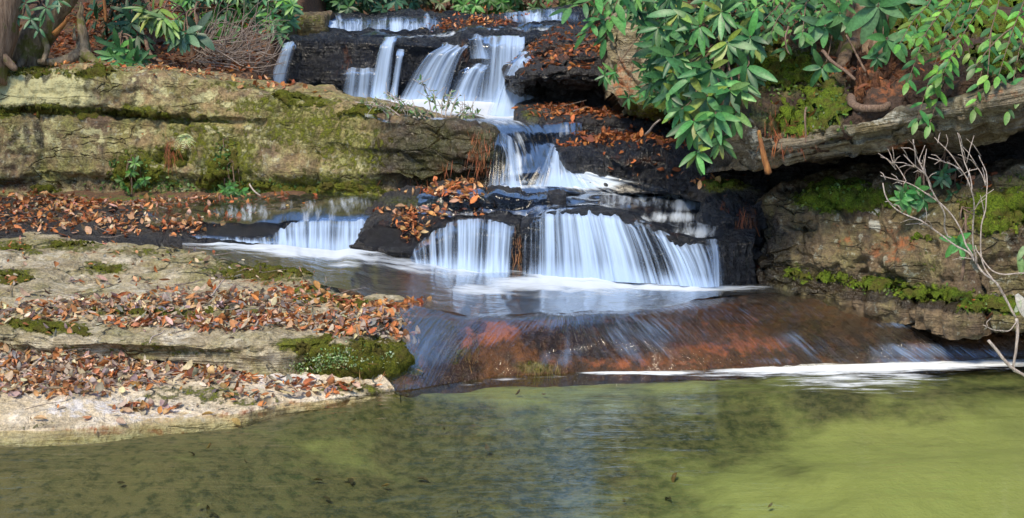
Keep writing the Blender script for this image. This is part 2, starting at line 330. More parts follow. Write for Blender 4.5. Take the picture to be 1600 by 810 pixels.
# D. leaf-strewn terrace, also the bed of the small left fall
tabD = [(-300, 294, 316, 336, 351, 367, 405), (0, 294, 316, 336, 352, 368, 405), (180, 295, 316, 334, 353, 374, 410), (300, 296, 313, 330, 352, 381, 412), (380, 296, 311, 326, 350, 385, 414), (430, 297, 310, 323, 347, 387, 414), (500, 298, 308, 321, 344, 392, 416), (590, 299, 307, 320, 347, 396, 418), (660, 300, 308, 322, 352, 400, 420), (760, 301, 310, 326, 356, 408, 425)]
st = []
for px in (-300, -100, 0, 90, 180, 240, 300, 380, 430, 500, 590, 660, 740):
    a, b, c, d, e, f = it(px, tabD)
    k = float(sstep(250, 430, px))
    st.append([(px, a, 12.3), (px, b, 11.55), (px, c, 11.0 - .02 * k), (px, d, 10.62 - .12 * k), (px, e, 10.28 + .02 * k), (px, f, 10.22)])
rock('stone_terrace', st, 420, 110, M['leafy_rock'], 'dark damp stone terrace strewn with orange leaves below the grey rock face', 'rock', amp=(.03, .025, .01), strata=(.035, 9), seed=23, key='D', thick=.5,
     moss=[(100, 296, 200, 8, .8), (300, 298, 120, 8, .8), (60, 320, 80, 10, .3)], wet=[(380, 340, 150, 40, 1), (520, 350, 120, 60, 1)], rust=[(30, 300, 120, 12, .5)])
# E. low dome with its nose between the small falls
tabE = [(540, 392, 394, 396, 398, 408, 10.3), (566, 342, 349, 354, 361, 399, 10.25), (585, 322, 338, 344, 352, 398, 10.2), (620, 302, 333, 341, 350, 396, 10.05), (700, 288, 332, 343, 354, 412, 9.95), (770, 291, 327, 340, 350, 420, 9.85), (830, 300, 322, 338, 346, 428, 9.8), (885, 303, 318, 334, 345, 434, 9.75)]
st = []
for px in (540, 566, 585, 620, 660, 700, 735, 770, 800, 830, 885):
    a, b, c, d, e, Y = it(px, tabE)
    st.append([(px, a + 1, Y + .9), (px, a, Y + .5), (px, a * .55 + b * .45, Y + .22), (px, b, Y + .2), (px, c, Y + .02), (px, d, Y - .08), (px, (d + e) / 2, Y - .12), (px, e, Y - .22), (px, e + 14, Y - .2)])
rock('boulder', st, 300, 120, M['leafy_rock'], 'low dark dome of rock with leaves on its brow between the lower falls', 'rock', amp=(.03, .035, .018), strata=(.03, 9), seed=31, key='E', thick=.6, freq=(1.2, 6, 20),
     moss=[(640, 312, 60, 10, .45), (700, 305, 80, 12, .35)], wet=[(640, 370, 80, 30, 1), (760, 370, 120, 50, 1), (840, 320, 70, 25, .9)], rust=[(640, 350, 60, 20, .4)])
# F. main lower ledge under the fan-shaped fall
LIPF = [(820, 352), (840, 340), (880, 334), (920, 334), (960, 340), (1000, 351), (1030, 366), (1060, 381), (1090, 389), (1115, 384), (1140, 378), (1180, 372)]
BASEF = [(800, 434), (840, 436), (900, 440), (1000, 447), (1080, 452), (1140, 450), (1180, 446)]
YF = [(820, 9.62), (880, 9.55), (960, 9.42), (1040, 9.25), (1100, 9.2), (1180, 9.35)]
st = []
for px in (815, 840, 880, 920, 960, 1000, 1030, 1060, 1090, 1115, 1140, 1180):
    l, = it(px, LIPF); b, = it(px, BASEF); Y, = it(px, YF)
    st.append([(px + 8, 286, 11.1), (px + 6, 297, 10.75), (px + 4, 297 + .33 * (l - 297), 10.25), (px + 2, 297 + .7 * (l - 297), Y + .42), (px, l - 3, Y + .06), (px, l + 6, Y), (px, l * .5 + b * .5, Y - .02), (px, b, Y - .06), (px, b + 16, Y - .05)])
rock('rock_ledge', st, 300, 150, M['wet_rock'], 'wet black stepped ledge under the fan of the lower fall', 'rock', amp=(.03, .02, .008), strata=(.03, 11), seed=41, key='F', thick=.8,
     rust=[(1010, 350, 60, 10, .35), (1070, 370, 50, 12, .3), (1140, 340, 40, 30, .3)], moss=[])
# C. red-brown ledge above the pool, water sliding over it
CRE = [(600, 472), (650, 478), (690, 486), (720, 492), (790, 493), (860, 489), (940, 485), (1000, 482), (1060, 474), (1120, 466), (1200, 459), (1300, 458), (1400, 463), (1500, 472), (1600, 480), (1800, 490)]
BAS = [(600, 612), (650, 608), (700, 599), (770, 589), (850, 584), (950, 580), (1060, 580), (1160, 576), (1280, 571), (1400, 567), (1500, 564), (1600, 562), (1800, 560)]
st = []
for px in (600, 650, 690, 720, 755, 800, 860, 940, 1000, 1060, 1120, 1200, 1300, 1400, 1500, 1600, 1800):
    c, = it(px, CRE); b, = it(px, BAS)
    zc = float(np.interp(px, [600, 700, 800, 1100, 1800], [.30, .285, .28, .26, .26]))
    Yc = YZ(c, zc); Yb = YZ(b, 0)
    k = float(np.interp(px, [600, 690, 720, 900, 1060, 1200, 1800], [.35, .45, .75, .85, .8, .55, .5]))
    pr = [(px, c - 16, Yc + .55), (px, c - 3, Yc + .16), (px, c, Yc)]
    for s_ in (.2, .4, .6, .8):
        zz = zc * (1 - (1 - k) * s_ - k * s_ ** 2.4); Y = Yc + (Yb - Yc) * s_
        row = proj(np.array([0, Y, zz]))[1]; pr.append((px, float(row), Y))
    pr += [(px, b, Yb), (px, b + 30, Yb - .03)]
    st.append(pr)
rock('sliding_ledge', st, 620, 130, M['red_rock'], 'broad rounded red-brown ledge with thin water sliding over it into the pool', 'rock', amp=(.025, .014, .004), seed=51, key='C', thick=.5,
     rust=[(775, 520, 36, 20, .95), (728, 528, 10, 24, .7), (1000, 568, 130, 10, .5), (1120, 545, 90, 16, .5), (1185, 540, 70, 16, .7), (1150, 520, 120, 30, .42), (940, 500, 60, 6, .42), (1060, 510, 50, 8, .4)], moss=[(720, 555, 30, 18, .45), (840, 575, 40, 10, .6), (900, 490, 80, 5, .4)],
     wet=[(700, 580, 60, 30, .9), (680, 530, 40, 40, .9), (1350, 520, 200, 40, .6), (940, 530, 130, 34, 1.0), (746, 510, 16, 10, .9)])
# B. upper shelf of the near bank
BK = [(-300, 363), (0, 364), (90, 368), (160, 374), (230, 384), (300, 397), (360, 406), (420, 416), (480, 434), (540, 456), (600, 464), (650, 470), (680, 480), (705, 490)]
LI = [(-300, 516), (0, 520), (60, 524), (130, 528), (200, 530), (300, 534), (400, 536), (480, 534), (560, 536), (610, 546), (650, 570), (680, 594), (705, 604)]
BO = [(-300, 548), (0, 552), (60, 556), (130, 548), (200, 548), (300, 556), (400, 570), (480, 580), (560, 596), (610, 604), (650, 610), (680, 614), (705, 620)]
st = []
for px in (-300, -100, 0, 60, 130, 200, 300, 400, 480, 560, 610, 650, 680, 705):
    a, = it(px, BK); l, = it(px, LI); b, = it(px, BO)
    za = float(np.interp(px, [0, 300, 500, 600, 650, 680, 705], [.47, .40, .35, .33, .30, .22, .08]))
    zl = float(np.interp(px, [-300, 0, 450, 560, 620, 650, 680, 705], [.25, .27, .26, .27, .2, .1, -.02, -.12]))
    Ya, Yl = YZ(a, za), YZ(l, zl)
    def m(t, dz=0):
        Y = Ya + (Yl - Ya) * t; z = za + (zl - za) * t + dz
        return (px, float(proj(np.array([0, Y, z]))[1]), Y)
    st.append([(px, a + 12, Ya + .05), (px, a, Ya), m(.2, .02), m(.45, .0), m(.62, .035), m(.82, .0), (px, l - 4, Yl + .03), (px, l + 3, Yl - .02), (px, (l + b) / 2, Yl - .03), (px, b - 2, Yl + .01), (px, b + 14, Yl + .02)])
rock('rock_shelf', st, 560, 260, M['shelf'], 'wide pale bedrock shelf with moss and drifts of leaves and a rounded mossy lip', 'rock', amp=(.05, .02, .006), freq=(1.4, 5, 16), strata=(.012, 22), seed=61, key='B', thick=.5,
     moss=[(20, 385, 40, 10, .7), (110, 385, 60, 8, .7), (170, 422, 45, 9, .8), (20, 430, 40, 14, .8), (-60, 440, 60, 20, .6), (220, 395, 70, 8, .6), (420, 425, 110, 16, .75), (330, 410, 60, 10, .5), (480, 455, 60, 8, .7), (80, 512, 55, 9, .95), (200, 490, 70, 6, .85), (290, 493, 60, 6, .7), (510, 470, 90, 8, .75), (400, 490, 60, 6, .6),
           (500, 545, 55, 14, 1.1), (570, 570, 90, 40, 1.25), (620, 590, 50, 26, 1.0), (250, 545, 80, 10, .55), (130, 545, 60, 8, .4), (350, 550, 60, 8, .45)],
     wet=[(560, 515, 60, 24, .5), (640, 500, 60, 20, .9), (640, 570, 30, 40, .6), (520, 450, 60, 12, .6), (420, 412, 100, 8, .6)], pale=[(200, 455, 160, 14, .35), (250, 500, 130, 8, .4), (60, 400, 100, 10, .3)], rust=[(150, 395, 60, 8, .4), (380, 440, 90, 10, .35)])
# B2. sandy lower shelf down to the waterline
WL = [(-400, 680), (0, 675), (80, 674), (150, 672), (220, 664), (290, 658), (380, 648), (400, 641), (450, 633), (520, 626), (560, 620), (620, 610), (690, 604)]
st = []
for px in (-400, -150, 0, 80, 150, 220, 290, 380, 420, 470, 540, 600, 640, 690):
    b, = it(px, BO); w, = it(px, WL); Yw = YZ(w, 0); Yt = YZ(b - 7, float(np.interp(px, [100, 250, 480, 560], [.16, .11, .085, .05])))
    z0 = float(np.interp(px, [100, 250, 480, 560], [.165, .115, .09, .05]))
    def m(t, z):
        Y = Yt + (Yw - Yt) * t; z = z - .34 * float(sstep(590, 690, px)); return (px, float(proj(np.array([0, Y, z]))[1]), Y)
    st.append([m(-.6, z0 + .02), m(-.1, z0), m(.25, z0 * .86), m(.5, z0 * .66), m(.72, z0 * .52), m(.86, z0 * .36), m(.95, z0 * .16), m(.985, -.015), m(1.01, -.08), m(1.04, -.5)])
rock('sandy_shelf', st, 420, 200, M['sandy'], 'pale sandy bedrock shelf under drifts of dead leaves at the edge of the pool', 'rock', amp=(.03, .014, .005), freq=(1.6, 5, 16), strata=(.012, 26), seed=71, key='B2', thick=.3,
     moss=[(310, 610, 80, 12, .6), (250, 625, 60, 8, .5), (370, 625, 80, 9, .5), (560, 610, 60, 10, .6), (60, 664, 50, 5, .5)], pale=[(150, 640, 120, 18, .6), (440, 592, 60, 12, .9), (250, 650, 80, 14, .5)], rust=[(430, 632, 70, 10, .5), (350, 640, 60, 10, .45), (200, 675, 200, 8, .5)], wet=[(430, 645, 100, 8, .5), (80, 668, 60, 5, .5), (560, 612, 60, 10, .5)])
# G. face of the upper fall
LIPG = [(405, 78), (430, 72), (460, 68), (540, 64), (600, 60), (640, 64), (700, 62), (740, 56), (800, 58), (850, 54), (880, 52)]
st = []
for px in (380, 405, 430, 460, 500, 540, 600, 640, 700, 740, 800, 850, 890):
    l, = it(px, LIPG); k = float(sstep(380, 450, px)); Y = 13.9 + (1 - k) * .5 + float(np.interp(px, [450, 600, 700, 900], [0, 0, -.1, -.2]))
    stp = 108 if 530 < px < 600 else 112
    st.append([(px, l - 14, 16.2), (px, l - 5, Y + .9), (px, l, Y + .15), (px, l + 6, Y), (px, l + 22, Y - .02), (px, stp, Y - .08), (px, stp + 18, Y - .1), (px, stp + 32, Y + .02), (px, 172, Y), (px, 186, Y)])
rock('cliff_ledge', st, 420, 140, M['wet_rock'], 'wet black cliff step under the tall upper fall', 'rock', amp=(.06, .05, .02), strata=(.05, 5), blocks=.03, seed=81, key='G', thick=1.0,
     rust=[(545, 92, 7, 24, .5), (606, 120, 6, 26, .55), (725, 80, 8, 18, .7), (735, 110, 8, 16, .45)])
# G2. low step above it
st = []
for px in (455, 480, 500, 560, 650, 700, 760, 820, 880, 920):
    l = float(np.interp(px, [460, 490, 560, 650, 700, 800, 880, 920], [46, 34, 29, 28, 31, 27, 22, 22])); b = float(np.interp(px, [460, 650, 700, 900], [60, 55, 50, 46]))
    st.append([(px, l - 7, 17.2), (px, l - 3, 16.4), (px, l, 15.8), (px, l + 5, 15.65), (px, (l + b) / 2 + 2, 15.45), (px, b, 15.3), (px, b + 14, 15.3)])
rock('stone_step', st, 260, 110, M['wet_rock'], 'low dark stone step with a row of short white spills above the tall fall', 'rock', amp=(.05, .04, .015), strata=(.05, 9), seed=83, key='G2', thick=.8, rust=[(760, 40, 80, 12, .5)])
# H. stacked leafy slabs right of the upper fall
st = []
for px, t, n, u, Y in ((790, 120, 130, 138, 12.1), (800, 100, 126, 142, 11.9), (825, 70, 118, 148, 11.75), (860, 52, 112, 150, 11.7), (910, 48, 110, 150, 11.7), (960, 48, 112, 152, 11.8), (1010, 60, 115, 155, 12)):
    st.append([(px, t - 4, Y + 1.8), (px, t, Y + 1.15), (px, t * .86 + n * .14, Y + 1.1), (px, t * .68 + n * .32, Y + .72), (px, t * .56 + n * .44, Y + .7), (px, t * .36 + n * .64, Y + .34), (px, t * .26 + n * .74, Y + .32), (px, n - 10, Y + .06), (px, n, Y - .03), (px, (n + u) / 2 + 2, Y), (px, u, Y + .16), (px, u + 3, Y + .55), (px, u + 20, Y + .6), (px, u + 40, Y + .55)])
rock('overhanging_slab', st, 260, 170, M['leafy_rock'], 'stack of black slabs heaped with rusty leaves and jutting over the upper fall basin', 'rock', amp=(.05, .05, .02), strata=(.06, 7), blocks=.05, seed=91, key='H', thick=.9, wet=[(830, 130, 60, 20, .8), (900, 130, 80, 30, .4)], rust=[(880, 80, 70, 20, .5)])
# H2
st = []
for px, t, n, u, Y in ((806, 172, 186, 192, 11.35), (815, 168, 186, 196, 11.25), (860, 166, 188, 206, 11.2), (920, 170, 186, 208, 11.2), (980, 176, 186, 208, 11.2), (1040, 184, 192, 208, 11.2), (1110, 190, 200, 212, 11.25)):
    st.append([(px, t - 8, Y + 1.3), (px, t, Y + .6), (px, (t + n) / 2, Y + .25), (px, n, Y + .03), (px, n + 6, Y), (px, u, Y + .02), (px, u + 14, Y + .1)])
rock('flat_slab', st, 220, 70, M['leafy_rock'], 'flat dark slab carpeted with rusty leaves beside the foot of the tall fall', 'rock', amp=(.04, .03, .012), strata=(.03, 10), seed=95, key='H2', thick=.6, wet=[(950, 200, 120, 14, .6), (840, 200, 40, 10, .9)], moss=[(825, 178, 18, 10, .6)])
# H3
st = []
for px, t, n, u, Y in ((868, 222, 236, 262, 10.75), (885, 214, 232, 272, 10.65), (930, 208, 232, 280, 10.55), (985, 206, 234, 284, 10.45), (1040, 210, 236, 286, 10.35), (1090, 216, 240, 288, 10.2), (1140, 222, 246, 292, 10.1), (1200, 230, 250, 296, 10.1)):
    st.append([(px, t - 6, Y + .95), (px, t, Y + .5), (px, (t + n) / 2, Y + .22), (px, n, Y + .05), (px, n + 9, Y), (px, (n + u) / 2 + 6, Y - .04), (px, u, Y - .02), (px, u + 18, Y - .02)])
rock('boulder', st, 260, 100, M['wet_rock'], 'glistening black boulder with rusty leaves on top beside the narrow chute', 'rock', amp=(.06, .06, .02), strata=(.04, 8), blocks=.05, seed=97, key='H3', thick=.6, rust=[(1000, 250, 60, 20, .4)])
# leafy toe below it
st = []
for px, t, u, Y in ((1075, 290, 298, 9.95), (1100, 283, 302, 9.9), (1140, 279, 304, 9.85), (1180, 284, 306, 9.85), (1220, 290, 310, 9.9)):
    st.append([(px, t - 2, Y + .6), (px, t, Y + .3), (px, t + 6, Y + .1), (px, t + 11, Y), (px, u, Y - .02), (px, u + 14, Y - .02)])
rock('flat_stone', st, 120, 40, M['leafy_rock'], 'small mossy stone with leaves under the grey overhang at the head of the lower fall', 'rock', amp=(.03, .02, .01), seed=99, key='H4', thick=.4, moss=[(1130, 290, 40, 10, .9)])
# I. upright tan boulder behind the rhododendron
st = []
for px, Ya in ((942, 11.35), (948, 11.15), (975, 11.0), (1010, 10.95), (1050, 11.0), (1085, 11.2)):
    b = float(np.interp(px, [942, 960, 1000, 1085], [150, 184, 190, 178])); t = float(np.interp(px, [942, 960, 1085], [34, 24, 30]))
    k = .12 if px > 950 else 0.0
    st.append([(px, t - 6, Ya + 1.0), (px, t, Ya + .3), (px, t + 6, Ya), (px + 2, 70, Ya - .03), (px + 6, 110, Ya - .05), (px + 12, 148, Ya - .02 - k), (px + 20, b - 22, Ya - .1 - k), (px + 24, b - 6, Ya - k), (px + 26, b, Ya + .2)])
rock('upright_boulder', st, 160, 190, M['tan_rock'], 'upright tan boulder half hidden by the large rhododendron', 'rock', amp=(.05, .04, .012), strata=(.02, 5), seed=101, key='I', thick=.8, moss=[(1000, 172, 60, 18, .8), (960, 60, 25, 20, .3)], rust=[(975, 130, 25, 40, .55)], wet=[(1040, 160, 40, 30, .4)])
# J. leaning layered slab over the dark recess
tabJ = [(1132, 176, 268, 8.95), (1150, 178, 274, 8.8), (1185, 190, 279, 8.65), (1200, 216, 278, 8.7), (1250, 214, 273, 8.6), (1300, 196, 264, 8.5), (1400, 172, 248, 8.35), (1500, 150, 226, 8.2), (1600, 118, 203, 8.05), (1800, 80, 165, 7.8)]
st = []
for px in (1132, 1142, 1160, 1185, 1200, 1250, 1300, 1350, 1400, 1450, 1500, 1550, 1600, 1800):
    t, b, Y = it(px, tabJ)
    st.append([(px, t - 30, Y + 1.3), (px, t - 9, Y + .5), (px, t, Y + .1), (px, t + 5, Y + .01), (px, t * .75 + b * .25, Y - .02), (px, t * .5 + b * .5, Y - .01), (px, t * .46 + b * .54, Y + .04), (px, t * .28 + b * .72, Y + .06), (px, t * .24 + b * .76, Y + .12), (px, b - 3, Y + .15), (px, b, Y + .2), (px, b - 1, Y + .6), (px, b - 8, Y + 1.8)])
rock('overhanging_rock', st, 420, 170, M['over_rock'], 'long leaning layered grey rock slab jutting over a dark recess', 'rock', amp=(.03, .03, .01), strata=(.045, 7.5), tilt=(-.215, 0), blocks=.045, seed=111, key='J', thick=1.2,
     moss=[(1250, 205, 60, 16, .6), (1190, 195, 16, 30, .35)], pale=[(1165, 225, 26, 34, .5), (1380, 185, 60, 12, .6), (1240, 235, 50, 12, .3)], rust=[(1215, 240, 12, 30, .5), (1420, 230, 60, 12, .6), (1300, 262, 80, 10, .5), (1560, 150, 50, 14, .4)], wet=[(1400, 250, 200, 10, .5)])
# K. brown boulder under it
tabK = [(1185, 322, 446, 9.3, .25), (1210, 306, 450, 9.15, .3), (1260, 303, 456, 9.0, .3), (1310, 297, 462, 8.85, .3), (1360, 288, 468, 8.7, .35), (1420, 284, 477, 8.5, .4), (1480, 284, 486, 8.3, .4), (1540, 280, 494, 8.1, .4), (1600, 270, 500, 8.0, .4), (1800, 250, 510, 7.8, .4)]
st = []
for px in (1185, 1210, 1260, 1310, 1360, 1420, 1480, 1540, 1600, 1800):
    t, b, Y, d = it(px, tabK)
    st.append([(px, t - 22, Y + 1.6), (px, t - 5, Y + d + .5), (px, t + 3, Y + d + .1), (px, t + 16, Y + d), (px, t * .6 + b * .4, Y + d * .55), (px, t * .3 + b * .7, Y + d * .3), (px, b - 28, Y + .12), (px, b - 10, Y + .0), (px, b + 4, Y - .08), (px, b + 24, Y - .06)])
rock('boulder', st, 420, 190, M['brown_rock'], 'large brown boulder with a bright moss cap and mossy foot beside the stream', 'rock', amp=(.10, .06, .015), strata=(.035, 5), tilt=(-.2, 0), blocks=.04, seed=121, key='K', thick=1.2,
     moss=[(1318, 312, 60, 20, 1.6), (1265, 318, 24, 12, .7), (1560, 330, 60, 40, .8), (1600, 300, 60, 30, .6), (1400, 300, 50, 14, .4), (1310, 437, 24, 10, .7), (1370, 442, 40, 12, .8), (1240, 425, 30, 14, .6), (1460, 462, 50, 14, .9), (1545, 475, 50, 14, 1.0), (1470, 420, 30, 20, .35), (1490, 375, 50, 5, .5)],
     wet=[(1200, 400, 40, 60, 1), (1250, 380, 40, 50, .5), (1280, 440, 80, 20, .8), (1380, 462, 80, 10, 1), (1480, 478, 80, 10, 1), (1590, 360, 30, 50, .5), (1240, 300, 60, 12, .6)], pale=[(1365, 352, 8, 8, .9), (1392, 347, 6, 5, .7), (1370, 332, 8, 4, .8), (1440, 340, 30, 10, .3)], rust=[(1400, 380, 50, 30, .45), (1585, 345, 20, 25, .6), (1330, 370, 40, 30, .3)])
# K2. wet dark rocks at the right edge of the lower fall
st = []
for px, Y in ((1095, 9.75), (1115, 9.6), (1140, 9.5), (1170, 9.45), (1200, 9.4), (1240, 9.5)):
    t = float(np.interp(px, [1095, 1130, 1240], [318, 302, 296]))
    st.append([(px, t - 8, Y + 1.0), (px, t, Y + .3), (px, t + 16, Y + .2), (px, t + 38, Y + .12), (px, t + 58, Y + .16), (px, t + 90, Y + .05), (px, 446, Y), (px, 466, Y)])
rock('rock_corner', st, 140, 150, M['wet_rock'], 'dripping black rock corner hung with pine needles at the side of the lower fall', 'rock', amp=(.06, .06, .02), strata=(.05, 8), seed=131, key='K2', thick=.8, rust=[(1165, 350, 20, 30, .5)])
# recess wall at the back of the overhang
st = []
for px in (1120, 1200, 1300, 1450, 1600, 1800):
    st.append([(px, 190, 10.6), (px, 230, 10.5), (px, 270, 10.3), (px, 300, 10.2), (px, 340, 10.1)])
rock('recess_wall', st, 160, 60, M['leafy_rock'], 'dark back wall of the recess under the overhanging slab', 'rock', amp=(.08, .05, .02), strata=(.05, 6), seed=133, key='RW', thick=.6)
# brown block behind the left end of the step
st = []
for px, Y in ((436, 15.6), (448, 15.3), (480, 15.2), (508, 15.3), (518, 15.6)):
    st.append([(px, 16, Y + .8), (px, 20, Y + .2), (px, 26, Y), (px, 44, Y - .05), (px, 66, Y), (px, 78, Y)])
rock('block', st, 60, 60, M['brown_rock'], 'squat brown block of stone at the left end of the stone step', 'rock', amp=(.05, .04, .012), seed=137, key='BL', thick=.7, moss=[(470, 30, 40, 10, .4)])
# ------------------------------------------------------------------ terrain (stream bed, banks, hill)
def smax(a, b, k=.15): return np.logaddexp(a / k, b / k) * k
def terrain(X, Y):
    S = np.interp(Y, [-20, 3, 5, 6.6, 7.5, 8.1, 9.2, 10.4, 11.3, 13.3, 14.1, 15.2, 15.8, 17.5, 20, 30, 60, 120], [-.5, -.5, -.42, -.24, -.06, -.07, -.12, .2, .55, .9, 1.2, 1.7, 1.85, 2.15, 2.6, 5.2, 16, 30])
    g = sstep(2.5, 12, np.abs(X - .5 - .1 * np.maximum(Y - 15, 0)))
    S = S + g * np.interp(Y, [14, 20, 40, 120], [0, 2.5, 7, 12])
    L = -9 + 10.62 * sstep(-1.55, -2.5, X) * sstep(12.0, 12.7, Y) + .24 * np.maximum(Y - 12.4, 0) * (Y < 40)
    S = np.where(Y < 30, smax(S, L, .06), S)
    Rr = -9 + 10.9 * sstep(1.2, 2.8, X) * sstep(10.2, 11.6, Y) + .5 * np.maximum(Y - 11, 0)
    S = np.where(Y < 30, smax(S, Rr, .06), S)
    lb = -1.2 + 1.5 * sstep(0, 1.4, -X - np.maximum(3.2, .46 * Y)) * 1.6 + .3 * np.clip(-X - 6, 0, 30)
    S = smax(S, np.where(Y < 13, lb, -9), .08)
    rb = -1.2 + 1.9 * sstep(3.4, 4.4, X) + .5 * np.clip(X - 4.2, 0, 30)
    S = smax(S, rb, .08)
    return S
_wl = np.array([PZ(a, b, 0) for a, b in WL]); _wl = _wl[np.argsort(_wl[:, 0])]
def bankbed(X, Y):
    d = np.interp(X, _wl[:, 0], _wl[:, 1]) - Y
    return -.02 - .2 * np.maximum(d + .02, 0) - .5 * np.maximum(X + .75, 0) - 3 * np.maximum(-d - .3, 0)
xs = np.concatenate([np.linspace(-60, -6, 40), np.linspace(-5.8, 5.8, 260), np.linspace(6, 60, 40)])
ys = np.concatenate([np.linspace(-20, 2.5, 20), np.linspace(2.7, 8.5, 170), np.linspace(8.6, 20, 170), np.linspace(20.5, 120, 60)])
X, Y = np.meshgrid(xs, ys, indexing='ij')
Z = terrain(X, Y); Z = np.where(Y < 8.5, smax(Z, bankbed(X, Y), .04), Z)
Pp = np.stack([X, Y, Z], -1)
Z = Z + .05 * fbm(Pp * 1.3, 4, 3) * (Y < 9) + .12 * fbm(Pp * np.array([.9, .9, 0]), 4, 5) * (Y > 9)
sandbar = sstep(0, 1, (X - .45) * 1.0 - (Y - 5.5) * .55 + .35 * fbm(Pp * .9, 3, 77)) * (Y < 8)
Z = Z + .2 * sandbar * sstep(7.2, 6.2, Y)
Z = np.where((Y < 8.3) & (np.abs(X) < 3.3), np.minimum(Z, -.02 - .05 * sstep(7.6, 7.0, Y)), Z)
G = np.stack([X, Y, Z], -1)
px, row = proj(G)
fz = fbm(G * 1.6, 4, 88)
nearpool = (Y < 8.3) & (Y > 2)
sand = blob(px + 40 * fz, row + 12 * fz, [(1400, 790, 330, 110, 1.0), (1560, 690, 180, 60, .9), (1500, 640, 120, 30, .6), (1350, 700, 120, 40, .7), (1150, 650, 160, 40, .35), (1450, 600, 160, 14, .45), (1050, 600, 110, 16, .55), (480, 690, 200, 24, .22), (560, 720, 140, 25, .25), (800, 605, 200, 24, .5), (1200, 600, 300, 22, .42), (1000, 640, 200, 20, .3), (1200, 800, 60, 40, .4)]) * nearpool
hill = ((Y > 9.5) | (np.abs(X) > 3.6)) * 1.0
mossy = hill * np.clip(.25 + .5 * fbm(G * .8, 3, 91), 0, .5) * (Y > 11)
s = NT('stream bed and forest floor'); pos = s.n('TexCoord').outputs['Object']
n0 = s.math('ADD', s.math('MULTIPLY', s.noise(pos, 3, 5, .6), .5), s.math('MULTIPLY', s.noise(s.scalev(pos, 1, 2.2, 1), 1.1, 4, .6), .5)); n1_ = s.noise(pos, 16, 5, .65); n2_ = s.noise(pos, 60, 3, .6)
bed = s.mix(s.sst(n1_, .38, .62), (.045, .055, .035), (.17, .15, .09))
bed = s.mix(s.math('MULTIPLY', s.sst(n2_, .56, .62), .5), bed, (.22, .16, .08))
sd = s.sst(s.math('ADD', s.attr('sand'), s.math('MULTIPLY', s.math('SUBTRACT', n0, .5), 2.0)), .12, .75)
bed = s.mix(s.math('MULTIPLY', s.attr('brown'), s.sst(n1_, .3, .6)), bed, (.20, .16, .10))
bed = s.mix(sd, bed, s.mix(n1_, (.36, .36, .155), (.50, .48, .225)))
so = s.mix(s.sst(n1_, .35, .65), (.045, .028, .018), (.14, .07, .035)); so = s.mix(s.math('MULTIPLY', s.sst(n2_, .5, .62), .6), so, (.26, .13, .06))
so = s.mix(s.sst(s.math('ADD', s.attr('mossy'), s.math('MULTIPLY', s.math('SUBTRACT', n1_, .5), 1.6)), .4, .6), so, (.07, .10, .015))
bed = s.mix(s.attr('dark'), bed, s.mix(n1_, (.02, .022, .03), (.06, .055, .055)))
c = s.mix(s.attr('hill'), bed, so)
M['ground'] = s.done(s.n('BsdfPrincipled', Base_Color=c, Roughness=.85, Normal=s.bump(s.math('ADD', n1_, s.math('MULTIPLY', n2_, .4)), .8, .018)).outputs[0])
o = mesh_obj('ground', G.reshape(-1, 3), gridfaces(len(xs), len(ys)), M['ground'], dict(sand=sand, hill=hill, mossy=mossy, brown=sstep(-.2, -1.9, X) * nearpool, dark=((Y > 8.3) & (Y < 13)) * 1.0))
tag(o, kind='structure')
TER = (xs, ys, Z)
def tz(x, y):
    i = np.clip(np.searchsorted(xs, x), 1, len(xs) - 1); j = np.clip(np.searchsorted(ys, y), 1, len(ys) - 1)
    return Z[i, j]
def cushion(parent, key, L, mat, thick=.035, seed=0, cut=.45):
    """raised moss cushions grown on a rock's surface, a part of that rock"""
    G, N, px, row = SURF[key]; fz = fbm(G * 4, 4, seed + 3); f2 = fbm(G * 17, 3, seed + 9); f3 = fbm(G * 60, 2, seed + 13)
    m = blob(px + 24 * fz, row + 8 * fz, L) + .42 * f2 + .12 * f3 - cut
    t = thick * np.clip(m / .35, -.3, 1) ** 1 * (.75 + .5 * fz) + .009 * f3 * (m > 0)
    V = G + N * t[..., None]; nu, nv = m.shape; fc = gridfaces(nu, nv); keep = (m.ravel()[fc] > -.06).all(1); fc = fc[keep]
    lab = np.arange(nu * nv)
    for _ in range(400):   # patches that touch share a number
        mn = lab[fc].min(1); new = lab.copy()
        for k in range(4): np.minimum.at(new, fc[:, k], mn)
        if (new == lab).all(): break
        lab = new
    ids_, cnt = np.unique(lab[fc[:, 0]], return_counts=True)
    for c_ in ids_[np.argsort(-cnt)][:14]:
        f_ = fc[lab[fc[:, 0]] == c_]
        if len(f_) < 24: continue
        ids, inv = np.unique(f_, return_inverse=True); o = mesh_obj('moss', V.reshape(-1, 3)[ids] - np.array(parent.location), inv.reshape(-1, 4), M[mat]); o.parent = parent
def by_label(t): return next(o for o in col.objects if o.get('label', '').startswith(t))
cushion(by_label('long mossy grey rock'), 'A', [(-50, 172, 130, 7, 1.0), (90, 173, 80, 6, .9), (210, 177, 60, 7, .75), (20, 112, 60, 9, .7), (130, 111, 60, 6, .75), (215, 275, 32, 26, .8), (350, 262, 26, 40, .7), (430, 294, 120, 9, .8), (550, 294, 60, 10, .75), (260, 245, 40, 12, .7), (585, 178, 60, 5, .95), (480, 157, 60, 5, .7), (60, 297, 160, 5, .7)], 'moss', .04, 1)
cushion(by_label('wide pale bedrock'), 'B', [(500, 545, 50, 12, 1.1), (570, 570, 80, 36, 1.2), (620, 588, 40, 22, .9), (170, 422, 40, 7, .8), (20, 434, 36, 10, .8), (80, 513, 50, 7, .95), (215, 490, 70, 5, .85), (290, 493, 60, 5, .7), (420, 425, 100, 11, .7), (110, 386, 50, 6, .65), (20, 385, 36, 7, .7), (500, 470, 80, 6, .7)], 'moss', .026, 2)
